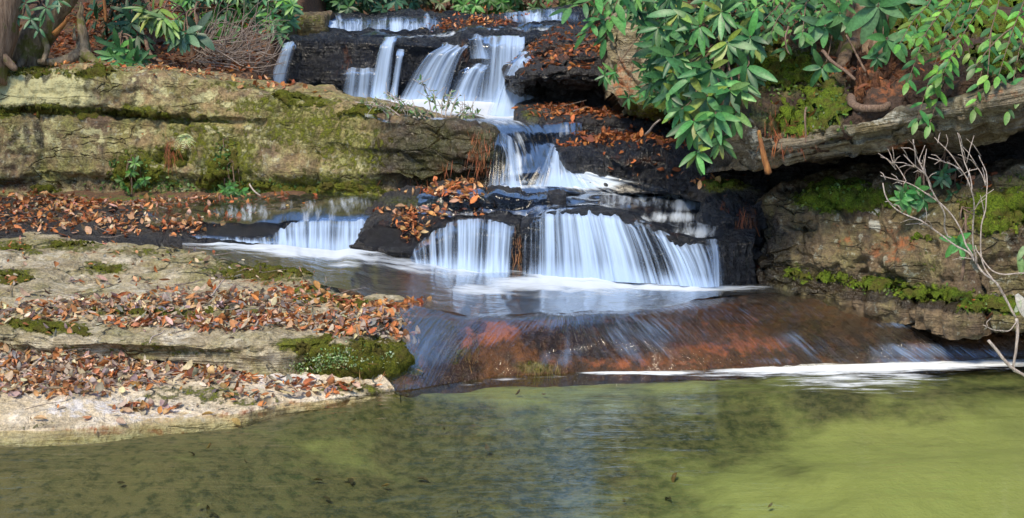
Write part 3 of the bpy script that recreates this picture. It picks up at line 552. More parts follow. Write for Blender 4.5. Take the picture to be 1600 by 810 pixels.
cushion(by_label('large brown boulder'), 'K', [(1318, 310, 58, 18, 1.4), (1265, 318, 24, 9, .7), (1560, 330, 50, 34, .75), (1310, 438, 24, 7, .8), (1375, 444, 44, 9, .9), (1240, 425, 26, 10, .6), (1460, 463, 50, 10, .95), (1545, 477, 50, 10, 1.1), (1490, 375, 50, 4, .6)], 'green_moss', .045, 3)
cushion(by_label('small mossy stone'), 'H4', [(1135, 288, 40, 9, 1)], 'green_moss', .03, 4)
# soil bank above the leaning slab
st = []
for px in (1120, 1160, 1195, 1250, 1300, 1400, 1500, 1600, 1850):
    t, b, Y = it(px, tabJ)
    sag = float(np.interp(px, [1120, 1190, 1230, 1300, 1320, 1850], [-10, 4, 8, 8, -4, -6]))
    st.append([(px + 30, -150, 13.5), (px + 10, -50, 11.8), (px, 0, 10.8), (px, 50, 10.0), (px, .5 * t, 9.7), (px, t - 45, Y + .55), (px, t - 15, Y + .25), (px, t + sag, Y + .1), (px, t + sag + 4, Y + .3)])
rock('soil_bank', st, 360, 200, M['soil'], None, None, amp=(.12, .07, .02), freq=(1.3, 5, 18), seed=141, key='L', thick=.6,
     moss=[(1230, 110, 60, 30, .9), (1290, 170, 40, 40, .8), (1240, 190, 50, 24, .8), (1190, 90, 50, 40, .7), (1480, 30, 100, 30, .9), (1560, 25, 80, 35, .9), (1420, 60, 60, 30, .6), (1560, 90, 60, 30, .6), (1205, 60, 30, 20, .6), (1160, 150, 40, 40, .5), (1300, 60, 30, 30, .5)], rust=[(1390, 140, 40, 30, .5), (1230, 190, 40, 14, .6), (1340, 90, 60, 40, .5), (1200, 20, 60, 30, .5)])
o = bpy.data.objects['soil_bank']
for k in ('label', 'category'):
    if k in o: del o[k]
o['kind'] = 'structure'
cushion(o, 'L', [(1230, 110, 60, 28, .9), (1290, 172, 40, 36, .9), (1240, 192, 46, 20, .85), (1190, 90, 50, 36, .7), (1480, 30, 100, 28, .9), (1560, 25, 80, 32, .9), (1205, 60, 30, 18, .6), (1420, 60, 60, 26, .6), (1560, 90, 60, 26, .6)], 'green_moss', .05, 5)
# ------------------------------------------------------------------ water
def sheet(name, stations, nu, nv, mat, foam, rid=(0, 1), lift=0, seed=0, label=None, flow='v', wave=(0, 1), shear=None):
    G = loft(stations, nu, nv) if isinstance(stations, list) else stations
    nu, nv = G.shape[:2]
    N = nrm(G)
    u = np.concatenate([[0], np.cumsum(np.linalg.norm(np.diff(G, axis=0), axis=2).mean(1))])
    v = np.concatenate([[0], np.cumsum(np.linalg.norm(np.diff(G, axis=1), axis=2).mean(0))])
    U, V = np.meshgrid(u, v, indexing='ij')
    if rid[0]:
        r = n1(U.ravel() * rid[1] + seed * 3.1 + .15 * np.sin(V.ravel() * 3), 3, seed).reshape(U.shape)
        env = np.clip(np.linspace(0, 1, nv) * 4, .15, 1)[None]
        G = G + N * (rid[0] * r * env)[..., None]
    if wave[0]: G = G + N * (wave[0] * fbm(np.stack([U * wave[1], V * wave[1] * .35, 0 * U], -1), 3, seed + 4))[..., None]
    if lift: G = G + N * lift
    px, row = proj(G)
    f = foam(px, row, np.linspace(0, 1, nu)[:, None] + 0 * U, np.linspace(0, 1, nv)[None] + 0 * U, U, V)
    if shear: U = U - V * shear(px)
    uv = np.stack([U, V], -1) if flow == 'v' else np.stack([V, U], -1)
    o = mesh_obj(name, G.reshape(-1, 3), gridfaces(nu, nv), mat, dict(foam=np.clip(f, 0, 1.4)), uv=uv.reshape(-1, 2))
    tag(o, label, 'waterfall' if label else None, kind='structure')
    return o
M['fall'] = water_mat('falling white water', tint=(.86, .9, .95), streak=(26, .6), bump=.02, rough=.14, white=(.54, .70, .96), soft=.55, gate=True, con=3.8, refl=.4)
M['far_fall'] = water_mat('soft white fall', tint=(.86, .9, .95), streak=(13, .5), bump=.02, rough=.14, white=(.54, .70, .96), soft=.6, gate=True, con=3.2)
M['flow'] = water_mat('sliding stream water', tint=(.5, .58, .72), streak=(14, 1.6), bump=.03, rough=.16, white=(.78, .87, .98), soft=.42, con=3.0, refl=.5)
M['film'] = water_mat('thin water film', tint=(.85, .8, .75), streak=(38, 2.6), bump=.05, rough=.08, white=(.8, .87, .95), soft=.45)
M['foam'] = water_mat('foaming water', tint=(.6, .65, .62), streak=(9, 3.0), bump=.02, rough=.14, white=(.82, .88, .96), soft=.55)
# pool
s = NT('pool water'); pos = s.n('TexCoord').outputs['Object']
w1 = s.noise(s.scalev(pos, 2.2, 9, 1), 1.0, 4, .6, .4); w2 = s.noise(s.scalev(pos, .8, 2.4, 1), 1.0, 3, .5, .3)
nor = s.bump(s.math('ADD', s.math('MULTIPLY', w1, .5), w2), .5, .025)
nt = s.noise(s.scalev(pos, .8, 2.2, 1), 1.1, 3, .5)
tr = s.n('BsdfTransparent', Color=s.mix(s.attr('depth'), (.96, .95, .9), s.mix(nt, (.75, .82, .665), (.68, .78, .635)))).outputs[0]
gl = s.n('BsdfGlossy', Color=(1, 1, 1), Roughness=.09, Normal=nor).outputs[0]
fr = s.n('Fresnel', IOR=1.33, Normal=nor).outputs[0]
clear = s.n('MixShader', i0=s.math('MULTIPLY', fr, 1.1, clamp=True), i1=tr, i2=gl).outputs[0]
f = s.attr('foam')
fn = s.noise(s.scalev(pos, 3, 14, 1), 1.6, 5, .65, .5)
fo = s.math('MULTIPLY', s.sst(s.math('ADD', f, s.math('MULTIPLY', s.math('SUBTRACT', fn, .5), 2.5)), .2, 1.2), .92)
fo = s.math('MULTIPLY', fo, s.sst(f, .02, .2))
M['pool'] = s.done(s.n('MixShader', i0=fo, i1=clear, i2=s.n('BsdfDiffuse', Color=(.88, .93, .97)).outputs[0]).outputs[0])
xs_ = np.linspace(-6.5, 6.5, 420); ys_ = np.concatenate([np.linspace(-6, 5.4, 30), np.linspace(5.45, 8.9, 220)])
X, Y = np.meshgrid(xs_, ys_, indexing='ij'); G = np.stack([X, Y, 0 * X], -1); px, row = proj(G)
base = np.interp(px, [q[0] for q in BAS], [q[1] for q in BAS])
d = row - base
wf = 20 * fbm(G * 3, 3, 5) 
foam = blob(px, d + wf * .12, [(1010, 2, 85, 4, 1.1), (1330, 5, 190, 10, 1.3), (1240, 3, 110, 6, 1.2), (1430, 5, 140, 8, 1.15), (1530, 4, 110, 6, 1.1), (1350, 24, 110, 16, .62), (1380, 44, 50, 6, .3), (800, 6, 80, 2.5, .3)]) * (d > -12)
o = mesh_obj('pool_water', G.reshape(-1, 3), gridfaces(len(xs_), len(ys_)), M['pool'], dict(foam=foam, depth=np.clip((np.interp(X, _wl[:, 0], _wl[:, 1]) - Y) * 3.2 + .3 + .12 * fbm(G * 2, 3, 6), 0, 1) * (X < -.55) + sstep(-.75, -.55, X) * (X >= -.75) * 1.0)); tag(o, kind='structure')
# sheet over the red ledge and the basin behind it
st = []
for p in (560, 600, 650, 690, 720, 755, 800, 860, 940, 1000, 1060, 1120, 1200, 1300, 1400, 1500, 1600, 1800):
    c, = it(p, CRE); b, = it(p, BAS)
    zc = float(np.interp(p, [600, 700, 800, 1100, 1800], [.30, .285, .28, .26, .26])) + .022
    Yc = YZ(c, zc); Yb = YZ(b, 0) - .01
    k = float(np.interp(p, [600, 690, 720, 900, 1060, 1200, 1800], [.35, .45, .75, .85, .8, .55, .5]))
    back = float(np.interp(p, [560, 600, 700, 800, 1000, 1150, 1300, 1450, 1600, 1800], [392, 396, 408, 420, 440, 444, 448, 462, 480, 490]))
    zb = float(np.interp(p, [560, 700, 850, 1000], [.43, .36, .31, .29])) + (.01 if p > 1000 else 0)
    Yk = max(YZ(back, zb), Yc + .25)
    pr = [(p, float(proj(np.array([0, Yk, zb]))[1]), Yk)]
    for s_ in (.33, .66): 
        Yq = Yk + (Yc + .1 - Yk) * s_; pr.append((p, float(proj(np.array([0, Yq, zb + (zc + .003 - zb) * s_]))[1]), Yq))
    pr.append((p, c, Yc))
    for s_ in (.2, .4, .6, .8):
        zz = (zc) * (1 - (1 - k) * s_ - k * s_ ** 2.4); Yq = Yc + (Yb - Yc) * s_
        pr.append((p, float(proj(np.array([0, Yq, zz + .012]))[1]), Yq - .012))
    pr.append((p, b, Yb)); st.append(pr)
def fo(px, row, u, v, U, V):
    return blob(px, row, [(1290, 542, 70, 20, .42), (1400, 550, 110, 10, .48), (1500, 553, 80, 6, .42), (1320, 564, 160, 5, .6), (1405, 508, 36, 4, .5), (720, 592, 60, 10, .3), (690, 550, 40, 40, .12), (970, 532, 100, 30, .42), (880, 528, 60, 26, .46), (840, 560, 50, 16, .4), (1040, 545, 50, 16, .34)]) * np.clip(.55 + .9 * fbm(np.stack([U * 2.2, V * 3, 0 * U], -1), 3, 71), .1, 1.5)  # streaks on the hump and left corner paint sky glints in as foam
def fob(px, row, u, v, U, V):
    f = blob(px, row, [(880, 438, 90, 9, 1.2), (960, 443, 90, 8, 1.3), (1060, 450, 90, 5, 1.1), (830, 445, 60, 10, 1.0), (790, 450, 60, 9, .6), (900, 455, 110, 8, .32), (720, 425, 40, 8, .45), (1120, 450, 60, 4, .7),
                      (1280, 535, 80, 26, .42), (1400, 545, 120, 18, .42), (1500, 548, 80, 8, .35), (1320, 560, 160, 10, .5), (1405, 508, 40, 6, .4), (690, 560, 60, 40, .22), (720, 590, 60, 16, .25)])
    return f
M['slide'] = water_mat('water sliding over the ledge', tint=(.9, .86, .78), streak=(48, 3.0), bump=.034, rough=.06, white=(.27, .38, .58), soft=.6, con=2.6, refl=.55)  # bluish white also colours the painted sky glints
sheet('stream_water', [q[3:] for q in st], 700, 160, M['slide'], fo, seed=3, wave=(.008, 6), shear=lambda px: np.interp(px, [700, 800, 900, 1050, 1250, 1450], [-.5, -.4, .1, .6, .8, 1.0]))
M['basin'] = water_mat('basin water', tint=(.52, .6, .66), streak=(11, 2.2), bump=.03, rough=.2, white=(.80, .88, .98), soft=.5, con=3.4, refl=.7)
st = []
for p in (285, 330, 380, 430, 480, 530, 565, 600, 650, 690, 720, 755, 800, 860, 940, 1000, 1060, 1120, 1200, 1300, 1400, 1500, 1600, 1800):
    back = float(np.interp(p, [285, 330, 430, 530, 600, 700, 800, 1000, 1150, 1300, 1450, 1600, 1800], [377, 380, 384, 390, 396, 410, 420, 440, 444, 448, 462, 480, 490]))
    zb = float(np.interp(p, [285, 430, 560, 700, 850, 1000, 1010], [.44, .427, .41, .355, .31, .29, .30]))
    if p < 600:
        fr_ = float(np.interp(p, [285, 330, 430, 500, 565, 600], [392, 401, 425, 444, 462, 472])); zf = float(np.interp(p, [285, 430, 500, 565, 600], [.43, .385, .36, .335, .322]))
    else:
        fr_, = it(p, CRE); zf = float(np.interp(p, [600, 700, 800, 1100, 1800], [.30, .285, .28, .26, .26])) + .022
    Yf = YZ(fr_, zf); Yk = max(YZ(back, zb), Yf + .15); pr = []
    for s_ in (0, .33, .66, 1):
        Yq = Yk + (Yf - Yk) * s_; pr.append((p, float(proj(np.array([0, Yq, zb + (zf - zb) * s_]))[1]), Yq))
    st.append(pr)
def foB(px, row, u, v, U, V):
    f = blob(px, row, [(500, 394, 80, 8, 1.35), (420, 386, 80, 4, 1.1), (550, 402, 50, 8, .8), (540, 412, 34, 5, .5), (620, 410, 50, 6, .42), (340, 381, 60, 3, .9), (690, 416, 50, 5, .6), (745, 423, 60, 4, .6)])
    d = row - np.interp(px, [480, 540, 600, 680, 740], [400, 408, 414, 428, 442]); f = np.maximum(f, .62 * np.exp(-(d / 4) ** 2) * sstep(480, 520, px) * sstep(740, 600, px))
    return np.maximum(f, fob(px, row, u, v, U, V))
sheet('stream_water', st, 640, 130, M['basin'], foB, seed=4, wave=(.014, 5), flow='u')
# water from the left fall across to the basin
def bedsheet(name, key, sl, lift, mat, foam, sub=1, label=None, rid=(0, 1), seed=0):
    G, N, px, row = SURF[key]; a, b, c, d = sl; nu, nv = G.shape[:2]
    Gs = G[int(a * nu):int(b * nu), int(c * nv):int(d * nv)]
    for _ in range(2 if key == 'G2' else 6):   # water smooths the stone under it
        Gp = np.pad(Gs, ((2, 2), (2, 2), (0, 0)), mode='edge')
        Gs = (Gp[:-4, 2:-2] + Gp[4:, 2:-2] + Gp[2:-2, :-4] + Gp[2:-2, 4:] + 2 * Gp[2:-2, 2:-2] + Gp[1:-3, 2:-2] + Gp[3:-1, 2:-2]) / 8
    return sheet(name, Gs, 0, 0, mat, foam, rid, lift, seed, label)
def foD(px, row, u, v, U, V):
    lip = np.interp(px, [290, 415, 440, 470, 520, 580, 640], [374, 370, 358, 349, 345, 349, 352]); base = np.interp(px, [290, 360, 430, 520, 600, 660], [380, 383, 386, 393, 396, 398])
    main = sstep(-4, 8, row - lip) * sstep(405, 470, px) * sstep(598, 574, px) * 1.0
    low = np.exp(-((row - base + 2) / 6) ** 2) * sstep(285, 320, px) * sstep(610, 590, px) * 1.25
    return low
bedsheet('stream_water', 'D', (.50, .91, .22, .82), .03, M['flow'], lambda px, row, u, v, U, V: blob(px, row, [(450, 334, 110, 14, .17), (520, 324, 90, 10, .2), (400, 362, 70, 8, .32), (600, 316, 60, 8, .26), (340, 362, 50, 8, .25)]), rid=(.008, 6), seed=17)  # bubbles plus blurred sky reflection, painted as faint foam
bedsheet('waterfall', 'D', (.555, .91, .17, .93), .03, M['fall'], foD, label='thin white line of water along the edge of the leafy terrace', rid=(.012, 22), seed=5)
def curtain(rows, out, spread=0, q=(.0, .18, .45, .75, 1.0)):
    """free-falling sheet: rows = [(px, lip row, base row, Y)]"""
    st = []; n = len(rows)
    for i, (p, l, b, Y) in enumerate(rows):
        dx = spread * (i / (n - 1) - .5) * 2; pr = [(p, l - 8, Y + .22), (p, l - 1, Y + .05)]
        for k in q[1:]: pr.append((p + dx * k, l + (b - l) * k, Y - out * k ** .6))
        st.append(pr)
    return st
def foK(lo, n=7, seed=1, edge=(.06, .06)):
    def f(px, row, u, v, U, V):
        e = sstep(0, edge[0], u) * sstep(0, edge[1], 1 - u)
        return (lo + .34 * n1(U.ravel() * n, 3, seed).reshape(U.shape) + .45 * sstep(.7, 1, v)) * sstep(0, .14, v) * e
    return f
sheet('waterfall', curtain([(400, 375, 385, 10.36), (420, 368, 386, 10.38), (440, 357, 387, 10.4), (465, 349, 390, 10.42), (495, 345, 393, 10.44), (525, 344, 395, 10.44), (560, 346, 397, 10.42), (592, 351, 398, 10.4)], .22, -3), 260, 70, M['fall'], foK(.50, 7, 51), rid=(.016, 20), seed=52, label='short white curtain of water pouring off the leafy terrace')
# foam apron of the left fall
# second fall, on the near side of the dome
def foE(px, row, u, v, U, V):
    lip = np.interp(px, [640, 700, 740, 800, 830], [395, 358, 350, 352, 360])
    m = sstep(-4, 8, row - lip) * sstep(640, 700, px) * sstep(806, 792, px)
    return m * (.36 + .25 * n1(U.ravel() * 6, 2, 44).reshape(U.shape) + .2 * sstep(395, 412, row)) + m * blob(px, row, [(700, 392, 45, 16, .35)])
bedsheet('stream_water', 'E', (.40, .93, .40, .62), .02, M['flow'], lambda px, row, u, v, U, V: blob(px, row, [(780, 340, 60, 8, .3), (740, 348, 40, 5, .4)]), rid=(.006, 6), seed=18)
sheet('waterfall', curtain([(636, 400, 413, 9.8), (655, 384, 417, 9.8), (675, 368, 421, 9.8), (695, 356, 424, 9.78), (720, 350, 428, 9.74), (750, 349, 431, 9.7), (780, 351, 433, 9.68), (806, 356, 434, 9.68)], .16, -6), 260, 90, M['fall'], foK(.42, 6, 53, (.1, .05)), rid=(.018, 18), seed=54, label='small slanting fall spilling off the low dome of rock beside the fan fall')
# chute, flat water above the fan fall
def fan():
    st = []
    for px in (818, 840, 870, 900, 930, 960, 990, 1020, 1045, 1070, 1095, 1112):
        l, = it(px, LIPF); b, = it(px, BASEF); Y, = it(px, YF)
        t = (px - 818) / (1112 - 818); dx = np.interp(px, [818, 870, 930, 1000, 1060, 1112], [-2, 4, 26, 40, 30, 12]) * 1.0
        out = np.interp(px, [818, 900, 960, 1050, 1112], [.10, .14, .2, .16, .08])
        b2 = b - 2
        st.append([(px + 2, l - 10, Y + .25), (px, l - 1.5, Y + .06), (px + dx * .12, l + 5, Y - out * .35), (px + dx * .35, l * .75 + b2 * .25, Y - out * .62), (px + dx * .65, l * .45 + b2 * .55, Y - out * .85), (px + dx, b2, Y - out)])
    return st
def foF(px, row, u, v, U, V):
    prof = sstep(0, .1, v) * (.26 + .55 * np.exp(-((u - .36) / .16) ** 2) * (1 - .2 * v) + .16 * np.exp(-((u - .75) / .25) ** 2) + .4 * sstep(.8, 1, v))
    slot = n1(U.ravel() * 5.5 + .6 * V.ravel(), 3, 99).reshape(U.shape)
    return np.clip(prof + .38 * slot * (1 - .5 * sstep(.85, 1, v)), .1, 1.4)
sheet('waterfall', fan(), 520, 150, M['fall'], foF, rid=(.025, 17), seed=9, label='wide fan of white water over the lower ledge, the largest of the lower falls')
def foT(px, row, u, v, U, V):
    return blob(px, row, [(950, 293, 130, 8, .95), (1040, 300, 80, 9, .7), (870, 290, 60, 8, .5), (1070, 320, 30, 10, .6), (1060, 340, 40, 8, .7), (1085, 362, 30, 10, .6), (980, 343, 50, 5, .7), (900, 325, 60, 8, .3), (1080, 352, 30, 6, .4), (1000, 310, 60, 10, .25)])
bedsheet('stream_water', 'F', (.02, .86, .02, .72), .022, M['flow'], foT, rid=(.006, 8), seed=14)
# narrow right-hand strand of the fan fall
st = []
for px in (1108, 1114, 1122, 1130):
    st.append([(px - 4, 372, 9.45), (px - 4, 382, 9.18), (px - 1, 400, 9.1), (px + 1, 448, 9.02)])
sheet('waterfall', st, 40, 60, M['fall'], lambda px, row, u, v, U, V: (.75 - .9 * np.abs(u - .4)) * sstep(0, .15, v), rid=(.012, 20), seed=10, label='narrow separate strand at the right end of the fan fall')
# chute
st = []
for t in np.linspace(0, 1, 9):
    xl = 768 + t * (880 - 768)
    st.append([(700 + t * 210, 186 - 2 * t, 11.6), (740 + t * 170, 193 - 3 * t, 11.2), (768 + t * 140, 206 - 2 * t, 10.98 + .05 * t), (782 + t * 125, 226, 10.86 + .05 * math.sin(t * 3)), (790 + t * 118, 248 - 2 * t, 10.72 + .06 * math.sin(t * 6)), (788 + t * 140, 272 - 6 * t, 10.6 - .12 * t), (782 + t * 240, 294 - 6 * t, 10.5 - .15 * t), (780 + t * 280, 302 - 2 * t, 10.42 - .12 * t)])
def foC(px, row, u, v, U, V):
    f = .16 * sstep(.3, .55, v) * (.6 + .8 * n1(U.ravel() * 9 + .3, 3, 5).reshape(U.shape)) + .06
    f = np.maximum(f, blob(px, row, [(808, 270, 20, 30, .5), (912, 278, 48, 15, 1.25), (880, 264, 26, 24, .8), (845, 278, 30, 12, .4), (850, 293, 90, 4, .8), (965, 289, 60, 7, .75), (925, 290, 60, 10, 1.1), (1010, 293, 60, 6, .4), (750, 190, 60, 8, .35), (870, 200, 30, 14, .2)]))
    return f * sstep(0, .1, 1 - u) * sstep(0, .12, 1 - v) * np.clip(1.05 + .7 * n1(V.ravel() * 9 + U.ravel() * 2, 3, 81).reshape(U.shape), .3, 1.3) * (1 - .8 * np.exp(-((px - 838) / 16.) ** 2 - ((row - 262) / 22.) ** 2))
sheet('waterfall', st, 220, 150, M['flow'], foC, rid=(.02, 8), seed=15, label='slanting white chute squeezed between the grey rock face and the black boulder')
sheet('waterfall', curtain([(768, 208, 292, 10.86), (776, 210, 295, 10.84), (786, 214, 297, 10.82), (796, 219, 297, 10.8), (806, 226, 296, 10.8)], .32, 20), 120, 90, M['fall'], foK(.40, 9, 55, (.35, .5)), rid=(.02, 12), seed=56, label='white veil sliding off the rounded dark end of the grey rock face')
sheet('waterfall', curtain([(846, 228, 288, 10.74), (858, 230, 291, 10.7), (870, 236, 293, 10.66), (884, 246, 294, 10.62), (900, 260, 293, 10.58)], .22, 56), 90, 80, M['fall'], foK(.42, 9, 57, (.45, .45)), rid=(.02, 12), seed=58, label='short white gush bursting out beside the glistening black boulder')
# upper basin
st = []
for p in (570, 600, 640, 700, 760, 820, 870):
    b = 158 + (p - 520) * .012; e = float(np.interp(p, [520, 600, 700, 760, 870], [170, 182, 196, 196, 192]))
    st.append([(p, b - 8, 13.75), (p, b, 13.4), (p, .5 * b + .5 * e, 12.4), (p, e, 11.3), (p, e + 6, 11.15)])
sheet('stream_water', st, 160, 70, M['foam'], lambda px, row, u, v, U, V: blob(px, row, [(690, 166, 130, 12, 1.3), (790, 172, 60, 14, 1.4), (640, 170, 60, 10, .9), (760, 184, 60, 5, .8)]), seed=16, wave=(.02, 4))
# upper fall strands
def strand(pts, w0, w1, Y, out, f0, seed, lab, bx=None, bend=0, nu=70, nv=90, steps=None):
    (x0, y0), (x1, y1) = pts
    st = []
    for t in np.linspace(-1, 1, 9):
        a = x0 + t * w0; b = x1 + t * w1; cvx = out * (1 - .25 * t * t)
        pr = [(a + (3 if bend >= 0 else -3) * 0, y0 - 5, Y + .3), (a, y0, Y + .05)]
        for q in (.12, .3, .55, .8, 1.0):
            e = q ** .55 if bend else q
            pr.append((a + (b - a) * (q ** (.6 if bend else 1)), y0 + (y1 - y0) * q, Y - cvx * min(1, .35 + q * .7)))
        st.append(pr)
    def ff(px, row, u, v, U, V):
        ed = np.clip(1 - np.abs(u * 2 - 1) ** 2.5, 0, 1)
        return (f0 - .2 + .4 * n1(U.ravel() * 6, 3, seed).reshape(U.shape) + .35 * sstep(.7, 1, v)) * ed ** .7 * sstep(0, .12, v)
    return sheet('waterfall', st, nu, nv, M['far_fall'], ff, rid=(.03, 9), seed=seed, label=lab)
strand([(452, 70), (430, 138)], 11, 18, 13.75, .14, .8, 21, 'thin lone strand at the far left of the tall upper fall')
strand([(562, 108), (556, 166)], 27, 30, 13.75, .12, .9, 22, 'square low curtain springing from a mid-height step of the upper fall')
strand([(610, 62), (590, 166)], 11, 16, 13.8, .14, .82, 23, 'bent white strand beside the square low curtain of the upper fall', bend=1)
strand([(626, 80), (614, 164)], 6, 7, 13.75, .12, .8, 24, 'slender white strand between two dark wet faces of the upper fall')
strand([(712, 70), (655, 170)], 22, 40, 13.7, .2, .98, 25, 'broad slanting sheet in the middle of the upper fall, fanning to the left', bend=1, nu=120)
strand([(748, 104), (715, 168)], 16, 30, 13.6, .16, .72, 26, 'faint low spill between the slanting sheet and the tall right curtain', bend=1)
strand([(745, 58), (752, 92)], 14, 18, 13.75, .1, .6, 27, 'pale short spill above the faint low one beside the tall right curtain')
strand([(788, 60), (782, 172)], 32, 40, 13.65, .2, .95, 28, 'tall straight white curtain, the brightest part of the upper fall', nu=140)
strand([(824, 84), (800, 186)], 14, 44, 12.6, .3, .85, 29, 'bright splay of water tucked against the black slab stack', bend=1, nu=90)
# tier above
def foG2(px, row, u, v, U, V):
    return (blob(px, row, [(600, 42, 60, 10, .7), (620, 52, 50, 6, .9), (550, 50, 36, 6, .6), (512, 40, 16, 14, .9), (500, 54, 16, 8, 1.0), (850, 28, 40, 9, .8), (590, 52, 80, 4, .8), (684, 38, 8, 10, .7), (667, 36, 5, 10, .5)])) * np.clip(.75 + 1.1 * n1(U.ravel() * 2.2, 3, 61).reshape(U.shape), .05, 1.2)
bedsheet('waterfall', 'G2', (.04, .97, .05, .9), .03, M['fall'], foG2, rid=(.02, 8), seed=31, label='row of short white spills along the stone step above the tall fall')
def foG(px, row, u, v, U, V):
    return blob(px, row, [(720, 55, 80, 5, .35), (800, 48, 60, 5, .3), (760, 62, 60, 4, .3), (600, 60, 60, 3, .35)]) * (row < 70) + .0
bedsheet('stream_water', 'G', (.03, .97, .03, .55), .02, M['flow'], foG, seed=32)
# ------------------------------------------------------------------ leaves, twigs, plants
def unit(v): return v / (np.linalg.norm(v, axis=-1, keepdims=True) + 1e-9)
def leaves(pos, d, n, L, wr, curl, fold, colr, ns=5, point=.8, twist=None, base=.0, blunt=.62):
    """vectorised leaf blades: pos,d,n (k,3) L,wr,curl,fold (k,) colr (k,3) -> verts, faces, colours (3 across, ns along)"""
    k = len(pos); d = unit(d); s = unit(np.cross(d, n)); n = np.cross(s, d)
    t = np.linspace(0, 1, ns)[None, :, None]; c = np.array([-1., 0, 1])[None, None, :]
    w = (np.sin(np.pi * np.clip(t * .94 + .04, 0, 1) ** point)) ** blunt * (1 - base) + base * (1 - t) 
    K = curl[:, None, None] + 1e-4; a = K * t
    x = np.sin(a) / K * L[:, None, None]; z = (1 - np.cos(a)) / K * L[:, None, None]
    hw = w * (L * wr * .5)[:, None, None]
    f = fold[:, None, None]
    tw = (twist if twist is not None else np.zeros(k))[:, None, None] * (t - .3)
    sx = hw * c * np.cos(f) ; sz = hw * np.abs(c) * np.sin(f)
    sx, sz = sx * np.cos(tw) - sz * np.sin(tw), sx * np.sin(tw) + sz * np.cos(tw)
    upx, upz = -np.sin(a), np.cos(a)
    o = lambda q: q[:, None, None, :]
    V = o(pos) + o(d) * (x + upx * sz)[..., None] + o(n) * (z + upz * sz)[..., None] + o(s) * (sx + 0 * x)[..., None]
    m = ns * 3
    i = np.arange(m).reshape(ns, 3)
    q = np.stack([i[:-1, :-1], i[:-1, 1:], i[1:, 1:], i[1:, :-1]], -1).reshape(-1, 4)
    Fc = (q[None] + (np.arange(k) * m)[:, None, None]).reshape(-1, 4)
    C = np.repeat(colr[:, None, :], m, 1)
    C = C * (1 + .0 * C); C.reshape(k, ns, 3, 3)[:, :, 1] *= 1.18
    return V.reshape(-1, 3), Fc, C.reshape(-1, 3)
class LeafBag:
    def __init__(s): s.p = []; s.d = []; s.n = []; s.L = []; s.wr = []; s.curl = []; s.fold = []; s.c = []
    def add(s, p, d, n, L, wr=.28, curl=-.5, fold=.25, c=(.05, .14, .05)):
        s.p.append(p); s.d.append(d); s.n.append(n); s.L.append(L); s.wr.append(wr); s.curl.append(curl); s.fold.append(fold); s.c.append(c)
    def build(s, name, mat, parent=None, origin=None, ns=6, point=.85):
        A = lambda q: np.array(q, float)
        V, Fc, C = leaves(A(s.p), A(s.d), A(s.n), A(s.L), A(s.wr), A(s.curl), A(s.fold), A(s.c), ns, point)
        return mesh_obj(name, V, Fc, mat, colr=C, parent=parent, origin=origin)
class Tubes:
    def __init__(s): s.v = []; s.f = []; s.n = 0
    def add(s, pts, r0, r1=None, k=6, wob=0, sub=1):
        pts = np.array(pts, float)
        if sub > 1 and len(pts) > 2:
            kk = np.concatenate([[0], np.cumsum(np.linalg.norm(np.diff(pts, axis=0), axis=1))]); pts = _cr(pts, np.linspace(0, kk[-1], (len(pts) - 1) * sub + 1), kk)
        elif sub > 1: pts = np.linspace(pts[0], pts[1], sub + 1)
        if wob: 
            q = np.array([vnoise(pts * 7 + 31 * j, 3) for j in range(3)]).T * wob; q[0] = 0; pts = pts + q
        m = len(pts); r1 = r0 if r1 is None else r1
        rad = np.array(r0, float) if np.ndim(r0) else np.linspace(r0, r1, m)
        if len(rad) != m: rad = np.interp(np.linspace(0, 1, m), np.linspace(0, 1, len(rad)), rad)
        t = unit(np.gradient(pts, axis=0)); ref = np.array([0, 0, 1.]) if abs(t[:, 2].mean()) < .9 else np.array([1., 0, 0])
        a = unit(np.cross(t, ref)); b = np.cross(t, a)
        th = np.linspace(0, 2 * np.pi, k, endpoint=False)
        ring = pts[:, None] + rad[:, None, None] * (a[:, None] * np.cos(th)[None, :, None] + b[:, None] * np.sin(th)[None, :, None])
        i = np.arange(m * k).reshape(m, k) + s.n; j = np.roll(i, -1, 1)
        s.f.append(np.stack([i[:-1], j[:-1], j[1:], i[1:]], -1).reshape(-1, 4))
        s.v.append(ring.reshape(-1, 3)); s.n += m * k
        # end caps as quads/tris to a point
        s.v.append(np.stack([pts[0] - t[0] * rad[0] * .3, pts[-1] + t[-1] * rad[-1] * .5])); c0 = s.n; s.n += 2
        e0, e1 = i[0], i[-1]
        s.f.append(np.stack([np.roll(e0, -1), e0, np.full(k, c0), np.full(k, c0)], -1)[:, :3]); s.f.append(np.stack([e1, np.roll(e1, -1), np.full(k, c0 + 1)], -1))
    def build(s, name, mat, parent=None, origin=None, disp=0, freq=8):
        V = np.concatenate(s.v)
        if disp: 
            q = np.array([fbm(V * freq + 13 * j, 3, 7) for j in range(3)]).T; V = V + q * disp
        return mesh_obj(name, V, [np.concatenate([f for f in s.f if f.shape[1] == 4]), np.concatenate([f for f in s.f if f.shape[1] == 3])], mat, parent=parent, origin=origin)
def rn(a, b, n=None): return rng.uniform(a, b, n)
def jit(c, s=.25):
    c = np.array(c, float) * (1 + rng.normal(0, s)); return np.clip(c * (1 + rng.normal(0, .08, 3)), 0.003, 1)
GREENS = [(.05, .16, .05), (.075, .21, .065), (.04, .12, .045), (.10, .24, .06)]
LIME = [(.17, .36, .05), (.12, .3, .045), (.22, .4, .06)]
